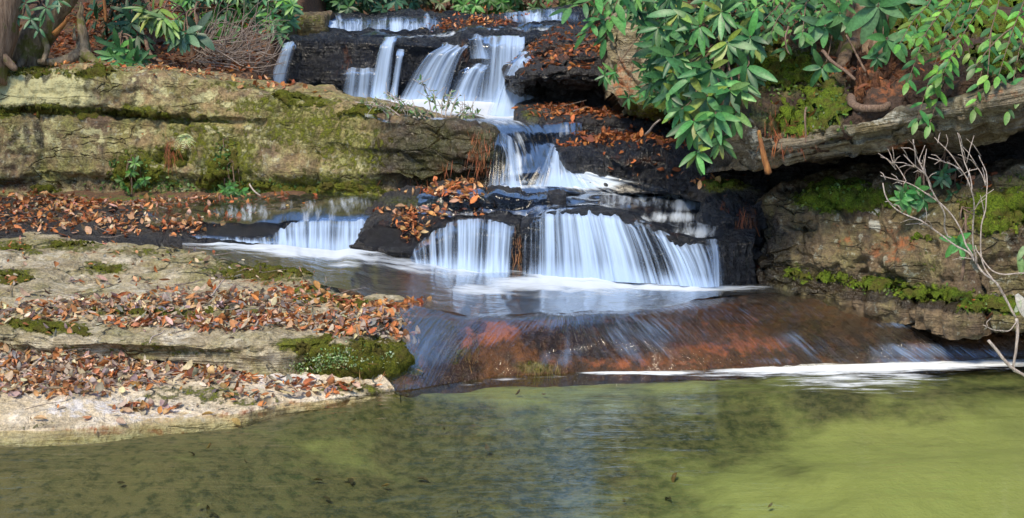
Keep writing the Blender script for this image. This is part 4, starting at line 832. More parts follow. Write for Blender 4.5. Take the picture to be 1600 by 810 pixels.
def whorl(bag, p, axis, n, L, greens=GREENS, spread=1.15, droop=.9, wr=.27):
    axis = unit(np.array(axis, float)); ref = np.array([.3, -.2, 1.]); a = unit(np.cross(axis, ref)); b = np.cross(axis, a)
    th0 = rn(0, 6.28)
    for i in range(n):
        th = th0 + i * 6.283 / n + rn(-.25, .25); sp = spread + rn(-.25, .3)
        d = axis * math.cos(sp) + (a * math.cos(th) + b * math.sin(th)) * math.sin(sp); d[2] -= droop * rn(.1, .5); d = unit(d)
        up = unit(axis + np.array([0, -.25, .6]))
        bag.add(p + d * L * .06, d, up, L * rn(.7, 1.1), wr * rn(.85, 1.15), -rn(.1, .7), rn(.05, .4), jit(greens[rng.integers(len(greens))], .22))
def shrub(name, label, cat, root, whorls, L=.2, n=(6, 9), greens=GREENS, group=None, stem_r=.012, mat='rhodo', droop=.9, spread=1.15, wr=.27, ns=6, bark='brown_twig', stemk=1.0, bias=(0, 0, 0)):
    """whorls: [(px,row,Y[,scale])]; stems run from each whorl back to the root point"""
    root = np.array(root, float); e = empty(name, root); tag(e, label, cat, group)
    bag = LeafBag(); tb = Tubes()
    hub = root + np.array([0, 0, .25])
    for w in whorls:
        p = P(*w[:3]); k = w[3] if len(w) > 3 else 1.0
        ax = unit(p - hub) * .8 + np.array([rn(-.25, .25), -.45 + rn(-.2, .1), .35]) + np.array(bias)
        whorl(bag, p, ax, int(rng.integers(*n)), L * k, greens, spread, droop, wr)
        if stemk:
            mid = hub * .45 + p * .55 + np.array([rn(-.08, .08), rn(0, .12), rn(.02, .14)])
            tb.add([hub + rng.normal(0, .03, 3), hub * .75 + p * .25 + np.array([0, .04, .08]), mid, p - unit(ax) * .06, p + unit(ax) * .01], stem_r * stemk, stem_r * .3, 5, sub=3)
    tb.add([root - np.array([0, 0, .15]), root + np.array([.01, 0, .1]), hub], stem_r * 2.2, stem_r * 1.4, 7, sub=3)
    o = bag.build('foliage', M[mat], None, None, ns); o.data.transform(__import__('mathutils').Matrix.Translation(-e.location)); o.parent = e
    o = tb.build('stem', M[bark]); o.data.transform(__import__('mathutils').Matrix.Translation(-e.location)); o.parent = e
    return e
def scatter_px(n, poly, Y):
    """random places inside a polygon given in photo pixels, at distances Y=(a,b)"""
    poly = np.array(poly, float); out = []
    lo, hi = poly.min(0), poly.max(0)
    while len(out) < n:
        q = rng.uniform(lo, hi); ins = False; j = len(poly) - 1
        for i in range(len(poly)):
            if (poly[i, 1] > q[1]) != (poly[j, 1] > q[1]) and q[0] < (poly[j, 0] - poly[i, 0]) * (q[1] - poly[i, 1]) / (poly[j, 1] - poly[i, 1]) + poly[i, 0]: ins = not ins
            j = i
        if ins: out.append((q[0], q[1], rn(*Y), rn(.7, 1.1)))
    return out
def spray(name, label, cat, branches, L=.09, greens=LIME, group=None, gap=.05, wr=.42, mat='fresh', r=.006, curl=.6, hang=.5, fork=0):
    """arching branches [(px,row,Y), ...] set with leaves left and right"""
    root = P(*branches[0][0]); e = empty(name, root); tag(e, label, cat, group); bag = LeafBag(); tb = Tubes()
    for br in branches:
        pts = np.array([P(*q) for q in br]); kk = np.concatenate([[0], np.cumsum(np.linalg.norm(np.diff(pts, axis=0), axis=1))])
        paths = [(_cr(pts, np.linspace(0, kk[-1], 14), kk), kk[-1])]
        for _ in range(fork):
            i = int(rng.integers(3, 11)); b0 = paths[0][0][i]; dd = unit(paths[0][0][min(i + 2, 13)] - b0) + rng.normal(0, .5, 3) + np.array([0, -.2, -.2]); ln = rn(.15, .4)
            q = np.linspace(0, 1, 14)[:, None]; paths.append((b0 + unit(dd) * ln * q + np.array([0, 0, -.12]) * q ** 2, ln))
        for path, ln in paths:
            tb.add(path, r, r * .35, 5)
            m = max(3, int(ln / gap)); tan = unit(np.gradient(path, axis=0))
            for i in range(m):
                t = (i + .6) / m; 
                if t < .22 and ln > .4: continue
                j = min(13, int(t * 13)); p = path[j] + (path[min(13, j + 1)] - path[j]) * (t * 13 - j); tg = tan[j]
                side = unit(np.cross(tg, np.array([0, -.5, .85]))) * (1 if i % 2 else -1)
                d = unit(tg * rn(.3, .8) + side * rn(.6, 1) + np.array([0, -.15, -hang * rn(.3, 1)]))
                bag.add(p, d, np.array([rn(-.2, .2), -.5, .8]), L * rn(.6, 1.15), wr * rn(.8, 1.2), -rn(0, curl), rn(.0, .3), jit(greens[rng.integers(len(greens))], .25))
            bag.add(path[-1], tan[-1], np.array([0, -.5, .8]), L * .9, wr, -.3, .1, jit(greens[0]))
    from mathutils import Matrix
    for o in (bag.build('foliage', M[mat], ns=5), tb.build('stem', M['brown_twig'])):
        o.data.transform(Matrix.Translation(-e.location)); o.parent = e
    return e
# ---- big rhododendron right of the falls
wh = [(1112, 107, 8.75, 1.1), (1084, 188, 8.55, 1.1), (1168, 104, 8.7, 1.1), (1118, 178, 8.5, 1), (1094, 41, 9.0, 1.05), (1053, 88, 8.9, 1), (1090, 236, 8.5, .9), (1066, 170, 8.7, .9), (1136, 66, 8.85, 1), (1172, 58, 8.9, .9), (1140, 140, 8.6, 1),
      (1042, 120, 9.0, .9), (1060, 20, 9.1, 1), (1128, 18, 9.0, 1), (1045, 60, 9.2, .9), (1105, 150, 8.65, 1.05), (1125, 218, 8.5, .8), (1150, 175, 8.6, .9), (1080, 120, 8.8, 1), (1160, 130, 8.65, .9), (1045, 145, 8.85, .8)]
wh += scatter_px(66, [(1030, -40), (1190, -40), (1180, 110), (1140, 165), (1080, 185), (1050, 140), (1030, 95), (1025, 20)], (9.0, 10.2))
shrub('rhododendron', 'large rhododendron with drooping dark green leaves hanging beside the fall', 'shrub', P(1150, 120, 9.9), wh, L=.19, n=(7, 10), stem_r=.012, droop=1.7, wr=.27, spread=1.0, bias=(-.35, -.1, -.45), greens=[(.05, .16, .055), (.075, .21, .065), (.035, .11, .04), (.11, .26, .07), (.06, .18, .045), (.2, .27, .05), (.03, .09, .035)])
wh = scatter_px(46, [(950, -40), (1030, -40), (1040, 60), (1060, 120), (1040, 165), (1012, 130), (1008, 70), (990, 20)], (9.8, 10.5))
wh += [(945, 118, 10.2, .8), (960, 114, 10.2, .8), (982, 152, 10.1, .7), (1002, 140, 10.1, .7), (1004, 108, 10.2, .8), (1015, 150, 10.0, .8), (1040, 160, 10, .8)]
shrub('rhododendron', 'rhododendron with small narrow leaves trailing over the upright tan boulder', 'shrub', P(1060, 30, 10.7), wh, L=.13, n=(6, 9), stem_r=.008, wr=.25)
spray('shrub', 'pale green leafy branch reaching out to the top of the falls', 'shrub', [[(1010, -60, 9.3), (960, -25, 9.2), (915, 5, 9.1), (886, 14, 9.1)], [(990, -60, 9.3), (965, 0, 9.2), (950, 40, 9.1), (945, 62, 9.1)], [(1000, -50, 9.3), (945, 10, 9.2), (925, 40, 9.1), (915, 52, 9.1)], [(1010, -40, 9.3), (975, 10, 9.2), (958, 30, 9.15), (938, 30, 9.1)]], L=.15, greens=[(.08, .24, .07), (.06, .18, .06), (.12, .3, .08)], gap=.05, wr=.36)
# ---- leafy sprays over the right bank
br = []
for x0, x1, y1 in ((1500, 1432, 190), (1520, 1452, 196), (1560, 1522, 172), (1600, 1560, 120), (1640, 1592, 150), (1470, 1418, 130), (1450, 1405, 70), (1540, 1470, 120), (1610, 1575, 175), (1490, 1440, 60)):
    br.append([(x0, -70, 9.2), (x0 + 5, -10 + rn(-20, 10), 8.7), ((x0 + x1) / 2, y1 * .45, 8.3), (x1, y1, 8.05)])
spray('shrub', 'shrub with bright green pointed leaves trailing down over the layered grey rock', 'shrub', br, L=.10, greens=[LIME[1], (.07, .23, .05), (.18, .38, .06), (.05, .16, .05), (.055, .18, .05)], gap=.055, fork=1)
br = []
for x0, x1, y1 in ((1230, 1175, 20), (1250, 1200, 55), (1280, 1240, 25), (1220, 1150, 5), (1300, 1270, 40), (1260, 1225, 80), (1330, 1300, 10), (1240, 1190, 35), (1290, 1255, 60)):
    br.append([(x0, -80, 10.0), (x0, -30, 9.6), ((x0 + x1) / 2, y1 * .5 - 8, 9.3), (x1, y1, 9.1)])
spray('shrub', 'thin shrub with small light green leaves above the moss cushion', 'shrub', br, L=.10, greens=[(.07, .2, .06), (.12, .28, .07), (.05, .14, .05)], gap=.045, fork=2)
shrub('rhododendron', 'rhododendron sprig with a few broad leaves in front of the tree trunk', 'shrub', P(1370, -60, 9.4), [(1372, 8, 8.9, 1.25), (1400, -5, 9, 1.1), (1385, 60, 8.8, 1.0), (1312, 20, 9, .9), (1370, 90, 8.8, .45), (1285, 105, 9.0, .8), (1290, 40, 9.1, .9)], L=.21, n=(5, 8), stem_r=.008, wr=.36, greens=[(.06, .16, .06), (.08, .2, .07)])
# ---- left bank shrubs
shrub('rhododendron', 'low rhododendron clump on top of the grey rock face', 'shrub', P(192, 104, 12.75), [(186, 76, 12.6), (205, 82, 12.6), (212, 98, 12.5, .8), (178, 88, 12.55, .9), (196, 98, 12.5, .9), (170, 72, 12.7, .8), (225, 92, 12.7, .7)], L=.2, n=(6, 9), stem_r=.01)
shrub('rhododendron', 'dark drooping rhododendron behind the low clump', 'shrub', P(240, 70, 13.6), scatter_px(36, [(135, -40), (235, -40), (240, 50), (215, 75), (170, 50), (140, 30)], (13.1, 14.2)) + [(205, 35, 13, 1), (215, 55, 13, 1)], L=.2, n=(6, 9), greens=[(.025, .08, .04), (.035, .1, .045)])
shrub('rhododendron', 'rhododendron with hanging yellow-green leaves over the rocky bank', 'shrub', P(300, 75, 13.4), [(225, 14, 12.8, 1), (250, 14, 12.8, 1.1), (265, 32, 12.7, 1.0), (255, 28, 12.7, .9), (240, 22, 12.8, .9)], L=.22, n=(7, 9), spread=.9, droop=3.2, greens=[(.2, .28, .06), (.13, .24, .06), (.1, .2, .06)], wr=.2)
shrub('rhododendron', 'rhododendron whorl with broad grey-green leaves at the edge of the dead brush', 'shrub', P(310, 60, 13.2), [(290, 52, 12.7, 1.0), (308, 50, 12.75, 1.05), (282, 60, 12.7, .8)], L=.21, n=(6, 8), wr=.36, greens=[(.09, .19, .11), (.07, .17, .09)], droop=1.6)
shrub('rhododendron', 'dense bright green rhododendron bank above the dead brush', 'shrub', P(360, 60, 15.0), scatter_px(150, [(270, -50), (460, -50), (458, 40), (430, 58), (390, 62), (330, 68), (300, 62), (280, 30)], (13.8, 15.2)), L=.15, n=(6, 9), greens=[(.07, .2, .05), (.12, .27, .05), (.05, .15, .06), (.09, .2, .1)], stem_r=.009, wr=.3)
shrub('rhododendron', 'sprig of pale rhododendron leaves next to the lone strand of water', 'shrub', P(425, 62, 14.2), [(432, 50, 13.9), (424, 46, 14)], L=.17, n=(6, 8), greens=[(.1, .22, .09)])
shrub('rhododendron', 'rhododendron leaves hanging between the two leaning trunks', 'shrub', P(70, 60, 12.6), [(40, 5, 12.1, .9), (48, 30, 12.1, .7), (62, 44, 12.1, .7), (72, 12, 12.1, .8), (28, 22, 12.1, .6), (90, 0, 12.2, .8)], L=.18, n=(4, 7), greens=[(.06, .17, .07), (.09, .2, .1)])
# ---- shrubs on the slope above the falls
for k, (a, b, Ya, lab, gr) in enumerate(((490, 560, 17.2, 'leafy bush at the head of the falls above the brown block', [(.08, .2, .06), (.05, .14, .06)]), (560, 640, 17.3, 'blue-green bush above the row of short spills', [(.06, .17, .09), (.05, .13, .07)]), (640, 720, 18, 'dull green bush above the heap of leaves on the step', [(.09, .14, .05), (.12, .16, .06)]),
                                          (720, 800, 17.6, 'bright green bush straight above the tall white curtain', [(.1, .28, .06), (.08, .2, .05)]), (790, 890, 17.8, 'olive bush at the far end of the stone step', [(.1, .19, .06), (.13, .2, .07)]), (870, 960, 17.5, 'green bush behind the pale leafy branch', [(.08, .2, .06), (.06, .15, .05)]))):
    sp = scatter_px(70, [(a - 10, -60), (b + 10, -60), (b + 8, 12), ((a + b) / 2, 22), (a - 8, 14)], (Ya - .4, Ya + .7))
    cx = (a + b) / 2; q = P(cx, 20, Ya + .4)
    shrub('bush', lab, 'shrub', q, sp, L=.15, n=(6, 9), greens=gr, stem_r=.01, wr=.36, mat='fresh', ns=4)
# ---- trunks
def trunk(name, label, pts, r, mat, extra=(), disp=.02, k=14):
    pts = [P(*q) if len(q) == 3 else q for q in pts]; e = empty(name, pts[0]); tag(e, label, 'tree')
    from mathutils import Matrix
    tb = Tubes(); tb.add(pts, r, None, k, sub=10); o = tb.build('trunk', M[mat], disp=disp, freq=6); o.data.transform(Matrix.Translation(-e.location)); o.parent = e
    for q, rr in extra:
        tb = Tubes(); tb.add([P(*x) for x in q], rr[0], rr[1], 8, sub=6); o = tb.build('root', M[mat], disp=disp * .5, freq=8); o.data.transform(Matrix.Translation(-e.location)); o.parent = e
    return e
trunk('tree', 'brown tree trunk leaning out over the cut corner of the bank', [(-34, 120, 12.0), (-18, 75, 12.05), (2, 20, 12.1), (22, -60, 12.2), (60, -260, 12.6)], [.26, .17, .145, .14, .12], 'bark', [([(-15, 75, 12.0), (8, 92, 11.95), (25, 108, 11.95)], (.06, .03))])
trunk('tree', 'mossy grey-brown trunk slanting up behind the leaning brown trunk', [(40, 95, 12.55), (62, 52, 12.5), (80, 26, 12.5), (112, -25, 12.5), (190, -180, 12.9)], [.18, .125, .11, .10, .08], 'mossy_bark', [([(60, 55, 12.45), (42, 80, 12.4), (30, 104, 12.3)], (.06, .03)), ([(66, 50, 12.4), (72, 75, 12.3), (66, 98, 12.2)], (.04, .02))])
e = trunk('snag', 'slim mossy snag tapering to a splintered tip beside the leaf litter', [(131, 100, 12.5), (129, 84, 12.5), (127, 62, 12.5), (128, 30, 12.5), (127, 2, 12.5)], [.11, .07, .05, .03, .01], 'mossy_bark', [([(133, 84, 12.45), (146, 95, 12.35), (170, 104, 12.3)], (.06, .025)), ([(122, 84, 12.45), (108, 93, 12.35), (88, 97, 12.3), (60, 98, 12.3)], (.055, .03)), ([(118, 62, 12.4), (117, 40, 12.45)], (.02, .006))]); e['category'] = 'dead tree'
trunk('tree', 'dark fissured trunk above the pocket of rotten wood', [(1352, 110, 9.75), (1348, 60, 9.8), (1345, 20, 9.85), (1343, -60, 10), (1335, -400, 10.6)], [.2, .15, .135, .13, .11], 'bark', [([(1335, 70, 9.6), (1318, 95, 9.4), (1312, 130, 9.15)], (.06, .03)), ([(1368, 70, 9.6), (1392, 90, 9.3), (1420, 110, 9.0)], (.06, .03))], disp=.035)
# rotten wood pocket
st = []
for p in (1338, 1352, 1375, 1400, 1418):
    k = 1 - ((p - 1378) / 42.) ** 2 * .6
    st.append([(p, 106, 9.4), (p, 112, 9.15), (p, 124, 8.95 - .06 * k), (p, 140, 8.8 - .1 * k), (p, 156, 8.66 - .08 * k), (p, 170, 8.6), (p, 178, 8.65)])
rock('rotten_log', st, 90, 110, M['rot'], 'crumbling orange rotten wood lodged on the layered grey rock', 'log', amp=(.10, .12, .05), freq=(3, 9, 30), seed=171, key='RL', thick=.3)
def stick(name, label, cat, pts, r0, r1, mat='brown_twig', k=6, group=None, wob=.006):
    tb = Tubes(); pts = [P(*q) for q in pts]; tb.add(pts, r0, r1, k, wob, sub=6); o = tb.build(name, M[mat], origin=pts[0]); tag(o, label, cat, group); return o
stick('root', 'thick reddish root curling under the rotten wood', 'root', [(1330, 152, 8.75), (1334, 164, 8.55), (1352, 170, 8.45), (1376, 170, 8.42), (1392, 162, 8.5)], .032, .022)
stick('root', 'thin tan root slanting down to the rotten wood', 'root', [(1285, 80, 9.0), (1297, 92, 8.9), (1318, 108, 8.8), (1336, 124, 8.7)], .013, .01)
stick('twig', 'straight thin twig hanging in front of the tree trunk', 'stick', [(1322, 55, 8.7), (1336, 82, 8.7), (1352, 112, 8.65)], .006, .008)
stick('twig', 'thin bent twig hanging over the moss cushion', 'stick', [(1232, 42, 8.9), (1228, 60, 8.8), (1230, 78, 8.8), (1234, 84, 8.8)], .008, .005)
stick('twig', 'dry twig hanging from the moss on the slab edge', 'stick', [(1260, 168, 8.45), (1258, 190, 8.4), (1259, 224, 8.4)], .008, .005)
stick('broken_stick', 'orange-brown broken stick leaning on the pale end of the slab', 'stick', [(1186, 205, 8.5), (1192, 232, 8.42), (1201, 271, 8.4)], .012, .024, 'rotten')
stick('root', 'bleached white root lying along the brink of the grey rock face', 'root', [(148, 116, 12.1), (172, 112, 12.0), (190, 116, 11.95), (202, 122, 11.92), (222, 120, 11.9)], .014, .008, 'twig')
stick('vine', 'tan stem hanging straight down beside the dark rhododendron', 'vine', [(162, -30, 12.6), (163, 0, 12.6), (166, 34, 12.6)], .014, .016, 'rotten')
stick('root', 'curved brown root rising from the leaves behind the low clump', 'root', [(226, 58, 13.0), (232, 78, 12.9), (240, 90, 12.8), (252, 96, 12.75)], .022, .014)
stick('broken_stick', 'orange splintered stick propped between snag and mossy trunk', 'stick', [(84, 54, 12.35), (96, 42, 12.35), (108, 28, 12.35)], .03, .015, 'rotten')
stick('stick', 'pale forked twig lying in water at the end of the leafy terrace', 'stick', [(368, 354, 10.62), (385, 346, 10.75), (405, 336, 10.85), (416, 335, 10.9)], .008, .005, 'twig')
stick('stick', 'thin grey stick leaning on the mossy foot of the rock face', 'stick', [(390, 288, 11.5), (402, 302, 11.4), (408, 306, 11.4)], .008, .006, 'twig')
stick('stick', 'thin curved stick lying on the brow of the low dome', 'stick', [(690, 296, 10.3), (712, 288, 10.3), (728, 284, 10.35)], .007, .005, 'brown_twig')
stick('stick', 'bent pale twig standing on the lip of the pale shelf', 'stick', [(234, 536, 7.35), (238, 528, 7.4), (252, 522, 7.5), (258, 516, 7.55)], .005, .003, 'twig')
stick('stick', 'thin twig on the leaf drift in the middle of the pale shelf', 'stick', [(330, 462, 8.25), (338, 450, 8.4), (350, 436, 8.6)], .006, .004, 'twig')
stick('stick', 'grey stick poking out above the leafy boulder by the chute', 'stick', [(1008, 212, 10.6), (1016, 202, 10.4), (1026, 192, 10.3), (1032, 188, 10.3)], .012, .007, 'twig')
# ---- bare shrub in front on the right
def bare():
    Y = 6.7; e = empty('bare_shrub', P(1640, 610, Y)); tag(e, 'bare pale-twigged shrub leaning in over the pool from the right bank', 'shrub')
    tb = Tubes(); A = lambda *q: [P(x, y, Y + dz) for x, y, dz in q]
    main = [(A((1650, 625, 0), (1598, 582, 0), (1570, 560, 0), (1542, 534, 0)), .017, .011), (A((1590, 582, 0), (1588, 560, 0), (1590, 530, 0), (1587, 496, 0)), .012, .011),
            (A((1587, 496, 0), (1560, 450, .0), (1532, 418, .02), (1487, 374, .05), (1446, 349, .05), (1396, 322, .1), (1384, 306, .1), (1380, 291, .1)), .013, .004),
            (A((1486, 372, .05), (1469, 332, 0), (1451, 291, -.05), (1441, 256, -.05), (1426, 223, -.1)), .009, .004), (A((1453, 296, -.05), (1446, 275, -.1), (1430, 262, -.12), (1411, 243, -.12)), .006, .003),
            (A((1522, 408, .02), (1492, 340, .1), (1470, 318, .12), (1451, 306, .15), (1416, 289, .2), (1375, 279, .2)), .009, .003), (A((1412, 288, .2), (1402, 268, .22), (1390, 248, .22)), .005, .003),
            (A((1526, 412, .0), (1520, 357, -.05), (1517, 306, -.1), (1502, 266, -.1), (1476, 235, -.1), (1459, 218, -.1)), .009, .003), (A((1502, 266, -.1), (1486, 256, -.05), (1471, 251, -.05), (1454, 246, -.05)), .005, .003),
            (A((1517, 300, -.1), (1512, 262, -.1), (1507, 241, -.1), (1497, 208, -.12)), .007, .003), (A((1552, 440, .1), (1537, 382, .15), (1540, 316, .18), (1540, 271, .2), (1532, 241, .2)), .008, .003), (A((1539, 290, .2), (1530, 265, .2), (1522, 252, .2)), .005, .003),
            (A((1524, 384, 0), (1552, 418, -.05), (1575, 426, -.1), (1620, 434, -.1)), .007, .005), (A((1588, 500, 0), (1572, 516, -.05), (1552, 519, -.08), (1532, 509, -.1)), .006, .003), (A((1540, 514, -.1), (1538, 506, -.1), (1545, 500, -.1)), .004, .002),
            (A((1520, 330, -.08), (1530, 312, -.1), (1552, 300, -.12)), .004, .002), (A((1441, 256, -.05), (1446, 240, 0), (1452, 226, 0)), .004, .002), (A((1476, 235, -.1), (1480, 222, -.12), (1478, 212, -.12)), .004, .002), (A((1446, 349, .05), (1442, 334, .05), (1440, 322, .05)), .004, .002)]
    for p, a, b in main: tb.add(p, a * .52, b * .8, 6, .022, sub=6)
    for _ in range(46):   # fine side twigs
        p, a, b = main[int(rng.integers(2, 12))]; i = int(rng.integers(1, len(p) - 1)); t = rn(0, 1); q = p[i] * (1 - t) + p[i + 1] * t; d = unit(unit(p[i + 1] - p[i]) + rng.normal(0, .6, 3)); ln = rn(.04, .14)
        tb.add([q, q + d * ln * .5 + [0, 0, .01], q + d * ln], .003, .0014, 4)
    from mathutils import Matrix
    o = tb.build('branch', M['twig']); o.data.transform(Matrix.Translation(-e.location)); o.parent = e
    bag = LeafBag()
    for x, y, dx, dz, L, c in ((1592, 400, .2, -1, .10, (.25, .4, .15)), (1598, 410, .5, -.8, .08, (.2, .35, .12)), (1588, 460, .5, -1, .14, (.65, .62, .55)), (1586, 488, .2, .6, .07, (.5, .55, .4)), (1600, 385, -.3, -.6, .08, (.3, .42, .2))):
        bag = LeafBag(); bag.add(P(x, y, Y - .02), np.array([dx, -.2, dz]), np.array([0, -1, .4]), L, .4, -.4, .3, c); o = bag.build('leaf', M['fresh'], ns=6); o.data.transform(Matrix.Translation(-e.location)); o.parent = e
bare()
shrub('seedling', 'rhododendron seedling with long green leaves in front of the brown boulder', 'plant', P(1505, 400, 7.9), [(1496, 376, 7.85, 1.0), (1500, 384, 7.85, .7)], L=.14, n=(4, 5), stem_r=.005, wr=.4, greens=[(.1, .32, .09), (.08, .25, .07)], droop=.3)
shrub('seedling', 'leafy seedling rooted in the moss cap of the brown boulder', 'plant', P(1440, 330, 8.6), [(1415, 300, 8.5), (1432, 296, 8.5), (1420, 315, 8.5), (1442, 310, 8.5), (1408, 312, 8.5)], L=.085, droop=.2, n=(6, 8), stem_r=.005, wr=.42, greens=[(.06, .22, .06), (.09, .27, .07)], mat='fresh')
shrub('seedling', 'seedling with dark leaves at the back of the brown boulder', 'plant', P(1480, 310, 8.7), [(1470, 280, 8.6), (1486, 305, 8.6), (1500, 300, 8.6), (1510, 310, 8.6), (1474, 270, 8.6)], L=.085, droop=.3, n=(5, 8), stem_r=.005, wr=.36, greens=[(.04, .14, .06), (.07, .18, .08)], mat='fresh')
# ---- small plants on the grey rock face and its foot
for q, wl, L, lab, gr in (((350, 262, 11.72), [(345, 248, 11.68), (356, 250, 11.68)], .06, 'tiny green seedling growing from a mossy crack of the grey rock face', GREENS),
                          ((205, 300, 11.8), [(190, 282, 11.75), (205, 268, 11.75), (215, 286, 11.75), (198, 292, 11.75), (225, 280, 11.75), (210, 255, 11.75)], .07, 'low green herbs at the foot of the moss streak', [(.1, .24, .06), (.15, .3, .07)]),
                          ((365, 305, 11.6), [(352, 296, 11.55), (366, 298, 11.55), (378, 298, 11.55), (360, 290, 11.55)], .07, 'patch of bright green herbs on the terrace beside the thin grey stick', [(.1, .26, .07), (.14, .3, .07)])):
    shrub('herb', lab, 'plant', P(*q), wl, L=L, n=(7, 11), stem_r=.003, wr=.45, greens=gr, mat='fresh', ns=4)
def fern(px, row, Y, label):
    e = empty('fern', P(px, row, Y)); tag(e, label, 'fern'); bag = LeafBag(); o0 = P(px, row, Y)
    for i in range(11):
        th = i * 6.28 / 11; d = unit(np.array([math.cos(th), -.6, .25 + .7 * math.sin(th)])); 
        for j in range(1, 9):
            p = o0 + d * .013 * j + np.array([0, -.02, -.0008 * j * j]); s_ = unit(np.cross(d, [0, -1, 0]))
            for sg in (-1, 1): bag.add(p, d * .5 + s_ * sg, np.array([0, -1, .5]), .034 * (1 - j / 11), .34, -.3, .1, jit((.55, .6, .3), .12))
    from mathutils import Matrix
    o = bag.build('foliage', M['fresh'], ns=4); o.data.transform(Matrix.Translation(-e.location)); o.parent = e
fern(292, 216, 11.62, 'small pale yellow fern rosette on the grey rock face')
# ---- twiggy sprig in front of the tall fall
def sprig():
    e = empty('sprig', P(690, 186, 11.25)); tag(e, 'thin half-bare sprig with tiny leaves in front of the tall fall', 'plant'); tb = Tubes(); bag = LeafBag(); o0 = P(690, 184, 11.25)
    tips = [(657, 124), (676, 140), (693, 148), (720, 150), (738, 168), (640, 166), (612, 148), (600, 144), (748, 178), (705, 140), (664, 175), (625, 172), (585, 158), (570, 164), (555, 160), (730, 182), (650, 182)]
    for x, y in tips:
        t = P(x, y, 11.2 + rn(-.2, .2)); b = o0 + np.array([(x - 690) * .0025, 0, 0]) * (1 if abs(x - 690) < 60 else 1.3); m = b * .5 + t * .5 + np.array([0, 0, .03 + rn(-.02, .03)])
        tb.add([b, m, t], .006, .003, 5, .01, sub=5)
        for i in range(12):
            s_ = rn(.2, 1); p = (b * (1 - s_) ** 2 + 2 * m * s_ * (1 - s_) + t * s_ * s_); d = unit(rng.normal(0, 1, 3)); bag.add(p, d, np.array([0, -.6, .8]), rn(.03, .055), .4, -.2, .1, jit((.16, .24, .1), .3))
            if i % 2: tb.add([p, p + unit(rng.normal(0, 1, 3) + [0, 0, .3]) * rn(.05, .14)], .0028, .002, 4)
    from mathutils import Matrix
    for o in (tb.build('stem', M['twig']), bag.build('foliage', M['fresh'], ns=4)):
        o.data.transform(Matrix.Translation(-e.location)); o.parent = e
sprig()
# ---- dead brush left of the lone strand
def brush():
    e = empty('dead_brush', P(370, 118, 13.2)); tag(e, 'tangle of dead grey twigs heaped at the end of the grey rock face', 'brush'); tb = Tubes()
    for _ in range(230):
        x, y = rn(295, 425), rn(62, 112); Y = rn(12.9, 13.6); a = P(x, y, Y); ang = rng.normal(-.45, .5); ln = rn(.25, .8)
        d = np.array([math.cos(ang), rn(-.4, .4), -math.sin(ang) * .75]); b = a + d * ln; m = (a + b) / 2 + np.array([0, 0, -rn(.0, .14)])
        if rng.random() < .3: m[2] += .18
        if proj(b)[0] > 452 or proj(m)[0] > 445: continue
        tb.add([a, m, b], rn(.004, .009), .0025, 4, .02, sub=4)
    from mathutils import Matrix
    o = tb.build('branch', M['dead_twig']); o.data.transform(Matrix.Translation(-e.location)); o.parent = e
brush()
# ------------------------------------------------------------------ fallen leaves
ORANGE = [(.46, .17, .055), (.38, .12, .04), (.5, .22, .08), (.27, .085, .035), (.55, .3, .14)]
MIXED = [(.44, .22, .10), (.55, .36, .2), (.34, .28, .24), (.26, .22, .20), (.62, .5, .36), (.46, .18, .06), (.19, .12, .09), (.44, .36, .28), (.52, .38, .25), (.36, .15, .06)]
RUSTY = [(.3, .10, .035), (.22, .075, .03), (.4, .15, .05), (.15, .06, .03)]
def sample(key, L, n, minz=.3, base=0.0):
    G, N, px, row = SURF[key]
    A = np.linalg.norm(np.cross(np.gradient(G, axis=0), np.gradient(G, axis=1)), axis=2)
    den = blob(px + 12 * fbm(G * 4, 3, 3), row + 5 * fbm(G * 5, 3, 4), L) ** 1.3 + base
    w = (den * A * (N[..., 2] > minz) * (px > -60) * (px < 1660)).ravel(); w /= w.sum()
    i = rng.choice(len(w), n, p=w); Vf = G.reshape(-1, 3); Nf = N.reshape(-1, 3)
    return Vf[i] + rng.normal(0, .008, (n, 3)) * [1, 1, 0], Nf[i]
LIT = dict(p=[], d=[], n=[], L=[], wr=[], curl=[], fold=[], c=[], reg=[])
def litter(reg, key, L, n, pal, size=(.035, .075), minz=.3, lift=.022, tilt=.38, base=0.0, pts=None):
    p, nn = sample(key, L, n, minz, base) if pts is None else pts
    n = len(p); th = rn(0, 6.283, n); up = unit(nn * .6 + np.array([0, 0, .5]) + rng.normal(0, tilt, (n, 3)))
    d = np.stack([np.cos(th), np.sin(th), 0 * th], -1); d = unit(d - up * (d * up).sum(1, keepdims=True))
    c = np.array([jit(pal[rng.integers(len(pal))], .2) for _ in range(n)])
    LIT['p'].append(p + up * (rn(0, lift, n) + .004)[:, None] - d * .03); LIT['d'].append(d); LIT['n'].append(up); LIT['L'].append(size[0] * .8 + (size[1] * 1.15 - size[0] * .8) * rng.random(n) ** 1.5); LIT['wr'].append(rn(.38, .7, n))
    LIT['curl'].append(rng.normal(.3, 1.1, n)); LIT['fold'].append(rn(-.2, 1.0, n)); LIT['c'].append(c); LIT['reg'] += [reg] * n
